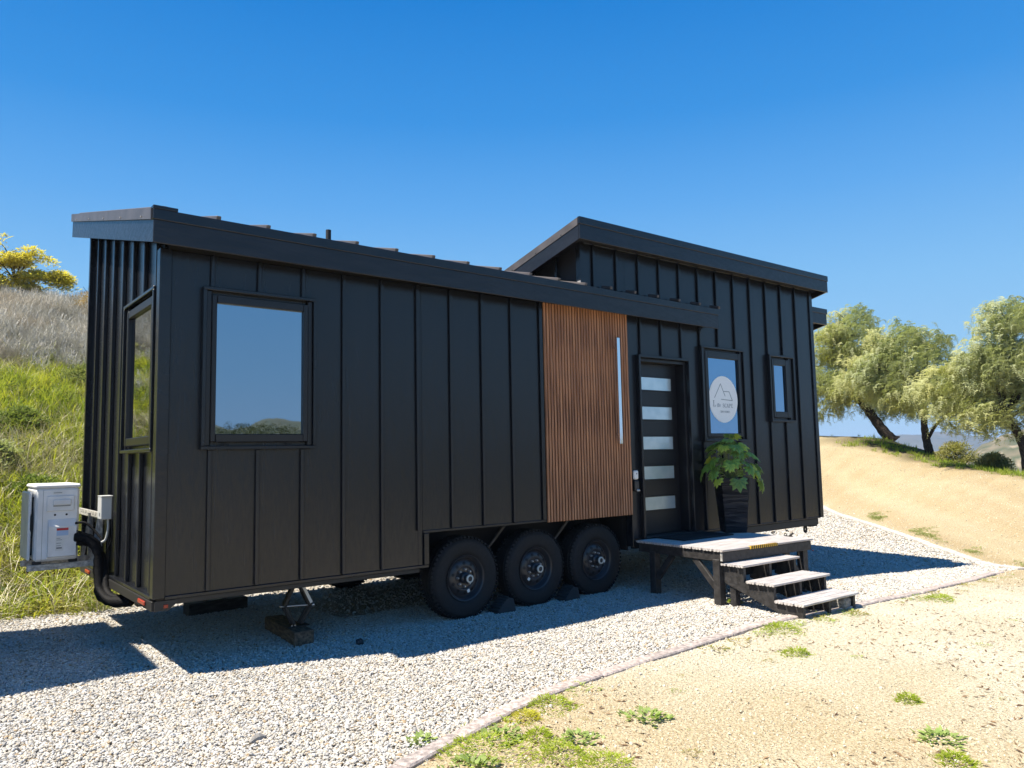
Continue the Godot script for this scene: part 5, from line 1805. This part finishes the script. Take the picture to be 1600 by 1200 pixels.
	tree("yellow_tree", "small tree with bright yellow foliage on top of the hill at the left", Vector3(ax, ground_y(ax, az) - 0.1, az), Vector3(0.99, 0, 0.1),
		[Vector3(0.2, 0, 0), Vector3(0.12, 0.6, 0), Vector3(-0.05, 1.05, 0)], 0.05,
		[[Vector3(-0.5, 1.95, 0), Vector3(0.28, 0.24, 0.35), 0.7], [Vector3(-0.15, 1.45, 0), Vector3(0.55, 0.21, 0.5), 1.3], [Vector3(-0.85, 1.25, 0), Vector3(0.40, 0.24, 0.4), 0.9], [Vector3(0.35, 1.65, 0), Vector3(0.35, 0.22, 0.4), 0.6], [Vector3(0.75, 1.60, 0), Vector3(0.25, 0.18, 0.3), 0.6], [Vector3(0.45, 0.85, 0), Vector3(0.55, 0.33, 0.5), 0.9], [Vector3(1.15, 0.95, 0), Vector3(0.40, 0.33, 0.4), 0.7], [Vector3(-0.5, 0.75, 0.1), Vector3(0.6, 0.30, 0.5), 0.5]], 900, yp)
	# verge behind the road
	rng.seed = 808
	shrub("shrub", "olive bush right of the middle pepper tree's trunk", Vector3(20.9, 0, -2.75), 0.50, Color(0.26, 0.27, 0.10), Color(0.42, 0.38, 0.16), "bushes on the verge under the pepper trees")
	shrub("shrub", "spreading low bush on the verge farthest right before the hill", Vector3(19.6, 0, -1.35), 0.34, Color(0.24, 0.26, 0.10), Color(0.40, 0.37, 0.15), "bushes on the verge under the pepper trees")
	var xf := []
	var cl := []
	for k in 5200:
		var x := rng.randf_range(14.0, 27.0)
		var z := rng.randf_range(-13.0, 3.5)
		var e := road_edge(x, z) + 0.35 * fn.get_noise_2d(x * 70, z * 70)
		var left := smoothstep(-6.5, -5.0, z)
		if e < 0.55 or e > 3.5 or rng.randf() > 0.35 + 0.65 * left or (left < 0.5 and rng.randf() < 0.93):
			continue
		var s := rng.randf_range(0.22, 0.52)
		xf.append(Transform3D(Basis(Vector3.UP, rng.randf() * TAU).scaled_local(Vector3(s, s, s)), Vector3(x, ground_y_fast(x, z), z)))
		cl.append(rcol(Color(0.24, 0.35, 0.035), Color(0.42, 0.46, 0.08), 0.15))
	scatter("verge_grass", tuft(12, 22, 0.34, 0.02, 0.22, 0.6), M.blade, xf, cl)


func build_weeds() -> void:
	rng.seed = 1212
	var feather := func(sd: int, r: float) -> ArrayMesh: return leafy(sd, int(2600 * r + 160), r, 0.035 + 0.25 * r, 0.030, 0.0055)
	var mallow := func(sd: int, r: float) -> ArrayMesh: return leafy(sd, int(500 * r + 40), r, 0.02 + 0.24 * r, 0.042, 0.028)
	var bright := [Color(0.28, 0.38, 0.035), Color(0.42, 0.48, 0.07)]
	var gray := [Color(0.25, 0.35, 0.10), Color(0.38, 0.46, 0.16)]
	var list := [
		[0.98, 2.78, 0.25, 0, "large bright green clump of feathery weed at the kerb, bottom of the photo"],
		[0.80, 2.92, 0.16, 1, "broad-leaved grey-green weed among the large clump at the bottom kerb"],
		[1.20, 2.66, 0.13, 1, "small broad-leaved weed at the right edge of the large kerb clump"],
		[1.76, 2.42, 0.15, 0, "dense green feathery weed against the kerb, second clump from the bottom"],
		[1.50, 2.50, 0.09, 2, "yellowish feathery weed beside the kerb, left of the dense green one"],
		[1.36, 2.78, 0.075, 0, "little tuft of green weed on the dirt between the kerb clumps"],
		[1.50, 2.94, 0.085, 1, "round broad-leaved weed on bare dirt right of the kerb clumps"],
		[1.27, 3.05, 0.14, 0, "flat bright yellow-green weed on the dirt near the bottom edge"],
		[2.04, 2.99, 0.12, 1, "spreading grey-green weed alone on bare pale dirt"],
		[1.36, 3.30, 0.14, 0, "thin weed patch cut by the bottom edge of the photo"],
		[0.83, 2.38, 0.06, 1, "small broad leaf growing in the white gravel by the kerb"],
		[4.60, 2.26, 0.15, 0, "bright weed strip along the kerb just left of the steps"],
		[7.35, 2.42, 0.16, 0, "bright green tuft beside the far kerb, right of the steps"],
		[5.37, 1.22, 0.07, 0, "small grass tuft at the foot of the front deck post"],
		[3.51, 3.84, 0.06, 0, "tiny green weed in the middle of the bare dirt on the right"],
		[2.97, 4.25, 0.09, 1, "grey-green weed low on the right of the bare dirt"],
		[2.72, 4.42, 0.08, 0, "bright green weed at the bottom right of the bare dirt"],
		[4.01, 2.76, 0.10, 0, "sparse weed on the dirt below the steps"],
	]
	for k in list.size():
		var q: Array = list[k]
		var t := thing("weed_clump", q[4], "weed", Vector3(q[0], ground_y(q[0], q[1]) - 0.004, q[1]), rng.randf() * TAU, "weeds on the dirt and along the kerb")
		var m: ArrayMesh = mallow.call(300 + k, q[2]) if q[3] == 1 else feather.call(300 + k, q[2])
		var b := MB.new()
		var a := m.surface_get_arrays(0)
		var cols := PackedColorArray()
		var vs: PackedVector3Array = a[Mesh.ARRAY_VERTEX]
		var c := Color.WHITE
		for i in vs.size():
			if i % 4 == 0:
				c = rcol(gray[0], gray[1], 0.2) if q[3] == 1 else rcol(bright[0], bright[1], 0.2) if q[3] == 0 else rcol(Color(0.48, 0.48, 0.05), Color(0.56, 0.50, 0.10), 0.2)
			cols.append(c)
		a[Mesh.ARRAY_COLOR] = cols
		var am := ArrayMesh.new()
		am.add_surface_from_arrays(Mesh.PRIMITIVE_TRIANGLES, a)
		add("leaves", am, M.weed, t)
	# a thin scatter of seedlings, along the kerb above all
	var xf := []
	var cl := []
	for k in 900:
		var x := rng.randf_range(0.4, 11.5)
		var z := rng.randf_range(1.9, 5.2)
		if in_pad(Vector2(x, z)):
			continue
		var edge := 9.0
		for i in front_edge.size() - 1:
			edge = minf(edge, Vector2(x, z).distance_to(Geometry2D.get_closest_point_to_segment(Vector2(x, z), front_edge[i], front_edge[i + 1])))
		if edge < 0.07:
			continue
		var chance := 0.05 + (0.75 if edge < 0.30 and x > 4.0 else 0.0) + (0.12 if edge < 0.8 else 0.0)
		if rng.randf() > chance:
			continue
		var s := rng.randf_range(0.3, 0.9) * (1.5 if edge < 0.3 else 0.8)
		xf.append(Transform3D(Basis(Vector3.UP, rng.randf() * TAU).scaled_local(Vector3(s, s * 0.7, s)), Vector3(x, ground_y_fast(x, z) - 0.002, z)))
		cl.append(rcol(bright[0], gray[1], 0.2) if rng.randf() < 0.7 else rcol(Color(0.36, 0.30, 0.08), Color(0.30, 0.30, 0.06)))
	for k in 260:
		var i := rng.randi() % 3
		var q: Vector2 = (right_edge[i] as Vector2).lerp(right_edge[i + 1], rng.randf()) + Vector2(0.24 + absf(rng.randfn()) * 0.16, 0.12)
		if fn.get_noise_2d(q.x * 60, q.y * 60) < 0.02:
			continue
		var s := rng.randf_range(0.5, 1.3)
		xf.append(Transform3D(Basis(Vector3.UP, rng.randf() * TAU).scaled_local(Vector3(s, s, s)), Vector3(q.x, ground_y_fast(q.x, q.y), q.y)))
		cl.append(rcol(Color(0.36, 0.36, 0.20), Color(0.30, 0.36, 0.12)))
	scatter("small_weeds", leafy(700, 60, 0.085, 0.03, 0.028, 0.007), M.weed, xf, cl)


# ---------------------------------------------------------------- far things

func far_hill(called: String, prof: Array, r0: float, r1: float, base: float, cols: Array, sd: int, rough: float) -> void:
	# prof: (azimuth in degrees from -z towards +x, height of the crest in metres)
	var b := MB.new()
	b.colored = true
	var na := 160
	var nr := 40
	var nz := noise(sd, 1.0, 6)
	for i in na + 1:
		var t := float(i) / na
		var az: float = lerpf(prof[0][0], prof[prof.size() - 1][0], t)
		var h: float = prof[0][1]
		for k in prof.size() - 1:
			if az >= prof[k][0]:
				var u := clampf((az - prof[k][0]) / (prof[k + 1][0] - prof[k][0]), 0, 1)
				h = lerpf(prof[k][1], prof[k + 1][1], u * u * (3 - 2 * u))
		for k in nr + 1:
			var s := float(k) / nr
			var r := lerpf(r0, r1, s)
			var a := deg_to_rad(az)
			var p := Vector3(-1.5 + sin(a) * r, 0, 6.2 - cos(a) * r)
			var env := sin(minf(s * 1.6, 1.0) * PI / 2) if s < 0.625 else cos((s - 0.625) / 0.375 * PI / 2)
			var q := nz.get_noise_2d(p.x * 3.0 / r1 * 6.0, p.z * 3.0 / r1 * 6.0)
			var q2 := nz.get_noise_2d(p.x * 40.0 / r1 + 9.0, p.z * 40.0 / r1)
			p.y = base + (h - base) * env * (1.0 + rough * q * (1.0 - absf(s - 0.625) * 0.3)) + rough * (h - base) * 0.12 * q2 * env
			var f := clampf(0.5 + 1.5 * q2 + 0.6 * q, 0, 1)
			b.col = (cols[0] as Color).lerp(cols[1], f)
			var rock := nz.get_noise_2d(p.x * 160.0 / r1, p.z * 160.0 / r1 + 40)
			if rock > 0.22 and cols.size() > 2:
				b.col = b.col.lerp(cols[2], clampf((rock - 0.22) * 5.0, 0, 0.9))
			b.vert(p, Vector3.UP)
	for i in na + 1:
		for k in nr + 1:
			var at := i * (nr + 1) + k
			var l := at - (nr + 1) if i > 0 else at
			var r := at + (nr + 1) if i < na else at
			var u := at - 1 if k > 0 else at
			var o := at + 1 if k < nr else at
			var nn := (b.v[r] - b.v[l]).cross(b.v[o] - b.v[u]).normalized()
			b.n[at] = nn if nn.y > 0 else -nn
	for i in na:
		for k in nr:
			var a := i * (nr + 1) + k
			b.ix.append_array(PackedInt32Array([a, a + 1, a + nr + 1, a + 1, a + nr + 2, a + nr + 1]))
	struct(add(called, b.commit(), M.far_hill))


func build_far() -> void:
	far_hill("mountain", [[52, -20.0], [62.9, -16.0], [64.0, 21.0], [65.4, 29.0], [67.5, 31.0], [69.3, 24.0], [70.7, 14.0], [74.0, -8.0], [84, -15.0]], 1500, 2300, -30.0, [Color(0.09, 0.10, 0.08), Color(0.13, 0.125, 0.10)], 5, 0.22)
	far_hill("hill", [[66.5, -18.0], [68.6, -7.5], [70.0, 2.5], [71.2, 8.0], [72.2, 9.5], [74.0, 13.0], [80.0, 20.0], [90.0, 10.0], [104.0, -10.0]], 330, 640, -18.0, [Color(0.10, 0.115, 0.055), Color(0.21, 0.18, 0.11), Color(0.44, 0.35, 0.24)], 8, 0.10)
	# rounded hills behind the viewer, mirrored in the large window
	far_hill("hill", [[118, 2.0], [135, 7.0], [150, 13.5], [155, 14.0], [158, 15.5], [160.8, 12.0], [163, 14.5], [168, 13.0], [180, 8.0], [205, 5.0]], 190, 330, -8.0, [Color(0.12, 0.13, 0.085), Color(0.19, 0.18, 0.12)], 13, 0.10)
	rng.seed = 4321
	for k in 6:
		var az := deg_to_rad([162.2, 158.3, 156.6, 153.0, 151.8, 165.5][k])
		var r: float = [46, 44, 50, 42, 47, 52][k]
		var p := Vector3(-1.5 + sin(az) * r, 0, 6.2 - cos(az) * r)
		shrub("shrub", "dark bush mirrored in the bottom of the large window", p, [1.5, 1.7, 1.9, 1.8, 1.6, 1.6][k] * 2.35, Color(0.05, 0.065, 0.02), Color(0.11, 0.11, 0.04), "bushes mirrored in the large window")
	# far white houses on the slope of the right hill
	var hs := [[70.75, 420.0, -6.5], [70.95, 424.0, -6.3], [71.2, 415.0, -7.6]]
	for k in 3:
		var a := deg_to_rad(hs[k][0])
		var r: float = hs[k][1]
		var h := thing("far_house", "tiny white house on the far hillside between the two right trees", "house", Vector3(-1.5 + sin(a) * r, hs[k][2], 6.2 - cos(a) * r), 0.4 * k, "white houses on the far hillside")
		bx("wall", Vector3(-2.6, -2.0, -1.6), Vector3(2.6, 1.4, 1.6), M.house_white, h, 0.0)
		var b := MB.new()
		b.prism(PackedVector2Array([Vector2(-1.9, 1.4), Vector2(1.9, 1.4), Vector2(0, 2.3)]), 5.8, Transform3D(Basis(Vector3(0, 0, 1), Vector3(0, 1, 0), Vector3(-1, 0, 0)), Vector3(2.9, 0.002, 0)))
		add("roof", b.commit(), M.concrete, h)
		for x in [-1.4, 0.8]:
			bx("window", Vector3(x, 0.0, 1.6), Vector3(x + 0.8, 0.9, 1.63), M.black, h, 0.0)


# ---------------------------------------------------------------- scene

func _ready() -> void:
	var cam := Camera3D.new()
	cam.name = "camera"
	cam.position = Vector3(-1.515, 1.5871, 6.218)
	cam.rotation = Vector3(0.0920, -0.6717, -0.0194)
	cam.fov = 53.157
	cam.near = 0.05
	cam.far = 8000.0
	add_child(cam)
	cam.current = true

	# clear sky: one gradient from the pale horizon to the deep blue zenith, the same all round
	var steps := [[-90.0, 0.16, 0.15, 0.12], [-0.5, 0.30, 0.40, 0.52], [0.0, 0.43, 0.65, 0.88], [3.0, 0.385, 0.63, 0.895], [6.0, 0.315, 0.595, 0.905], [11.5, 0.235, 0.535, 0.905], [18.0, 0.120, 0.405, 0.860], [24.0, 0.045, 0.300, 0.775], [32.0, 0.014, 0.222, 0.680], [45.0, 0.010, 0.165, 0.560], [90.0, 0.008, 0.110, 0.420]]
	var img := Image.create_empty(16, 720, false, Image.FORMAT_RGBF)
	for r in 720:
		var el := 90.0 - (r + 0.5) * 0.25
		var k := 0
		while k < steps.size() - 2 and el > steps[k + 1][0]:
			k += 1
		var u := clampf((el - steps[k][0]) / (steps[k + 1][0] - steps[k][0]), 0, 1)
		var c := Color(lerpf(steps[k][1], steps[k + 1][1], u), lerpf(steps[k][2], steps[k + 1][2], u), lerpf(steps[k][3], steps[k + 1][3], u))
		for x in 16:
			img.set_pixel(x, r, Color(c.r / EXPOSURE, c.g / EXPOSURE, c.b / EXPOSURE))
	var sky := PanoramaSkyMaterial.new()
	sky.panorama = ImageTexture.create_from_image(img)
	var env := Environment.new()
	env.background_mode = Environment.BG_SKY
	env.sky = Sky.new()
	env.sky.sky_material = sky
	env.tonemap_mode = Environment.TONE_MAPPER_LINEAR
	env.tonemap_exposure = EXPOSURE
	env.sdfgi_enabled = true
	env.ssao_enabled = true
	env.ssil_enabled = true
	env.fog_enabled = true
	env.fog_density = 0.0003
	env.fog_light_color = lin(0.50, 0.68, 0.98)
	var we := WorldEnvironment.new()
	we.name = "world_environment"
	we.environment = env
	add_child(we)

	var sun := DirectionalLight3D.new()
	sun.name = "sun"
	sun.light_energy = 1.6
	sun.light_color = Color(1.0, 0.965, 0.905)
	sun.light_angular_distance = 0.5
	sun.shadow_enabled = true
	sun.sky_mode = DirectionalLight3D.SKY_MODE_LIGHT_ONLY
	sun.look_at_from_position(Vector3.ZERO, SUN_DIR, Vector3.UP)
	add_child(sun)

	rng.seed = 1
	fn = noise(17, 0.01, 4)
	fn2 = noise(23, 0.02, 3)
	make_materials()
	tps_fit([[-6, 6, 0], [-3, 3, 0], [0, 3, 0], [0, 0, 0], [0, -2.5, 0], [3, 1, 0], [3, -2.5, 0], [3, 4.5, 0], [5.3, 1.8, 0], [5.5, -2.5, 0.02], [0, 8, 0], [6, 6, -0.05], [8, 3.5, -0.12], [8.2, 2.1, -0.11], [9.5, 0, -0.12], [9.5, -3, 0.0], [12.3, 1.1, -0.29], [11.8, 1.9, -0.27], [12.5, 0.6, -0.24], [13.8, -1.1, -0.08], [16.2, -4, 0.18], [21.95, -7.13, 2.02], [22.8, -5.5, 1.86], [21, -3.5, 1.34], [18.9, -1.7, 1.06], [17.5, 0.0, 0.86], [28, -10, 1.0], [27.5, -5, 0.2], [25, -1, -0.6], [22.5, 2, -1.0], [14, 7, -0.6], [6, -9, 0.2], [-6, 0, 0], [12, -9, 0.6]])
	front_edge = [Vector2(-4.4, 5.6), Vector2(-2.6, 4.5), Vector2(-1.2, 3.68), Vector2(0.0, 2.93), Vector2(0.61, 2.63), Vector2(1.75, 2.25), Vector2(2.94, 2.10), Vector2(4.0, 2.04), Vector2(4.77, 2.01), Vector2(5.6, 2.05), Vector2(6.5, 2.10), Vector2(8.2, 2.0), Vector2(10.0, 1.80), Vector2(11.55, 1.62)]
	right_edge = [Vector2(11.75, 1.75), Vector2(12.45, 0.63), Vector2(13.8, -1.1), Vector2(15.1, -2.75), Vector2(16.2, -4.0), Vector2(16.7, -4.9), Vector2(16.6, -6.2), Vector2(15.6, -7.2)]
	for p in front_edge:
		pad.append(p)
	for p in right_edge:
		pad.append(p)
	for x in [13.0, 11.0, 9.0, 7.0, 5.0, 4.0, 3.0, 2.0, 1.5, 1.0, 0.5, 0.0, -0.5, -1.0, -2.0, -4.0, -8.0]:
		pad.append(Vector2(x, foot(x) + 0.10))
	pad.append(Vector2(-8, 5.6))
	build_ground()
	build_far()
	build_kerb()
	build_house()
	build_neighbour()
	build_trees()
	build_air_conditioner()
	build_deck()
	build_planter()
	build_sign()
	build_supports()
	build_gravel()
	build_dirt_details()
	build_hill_plants()
	build_weeds()
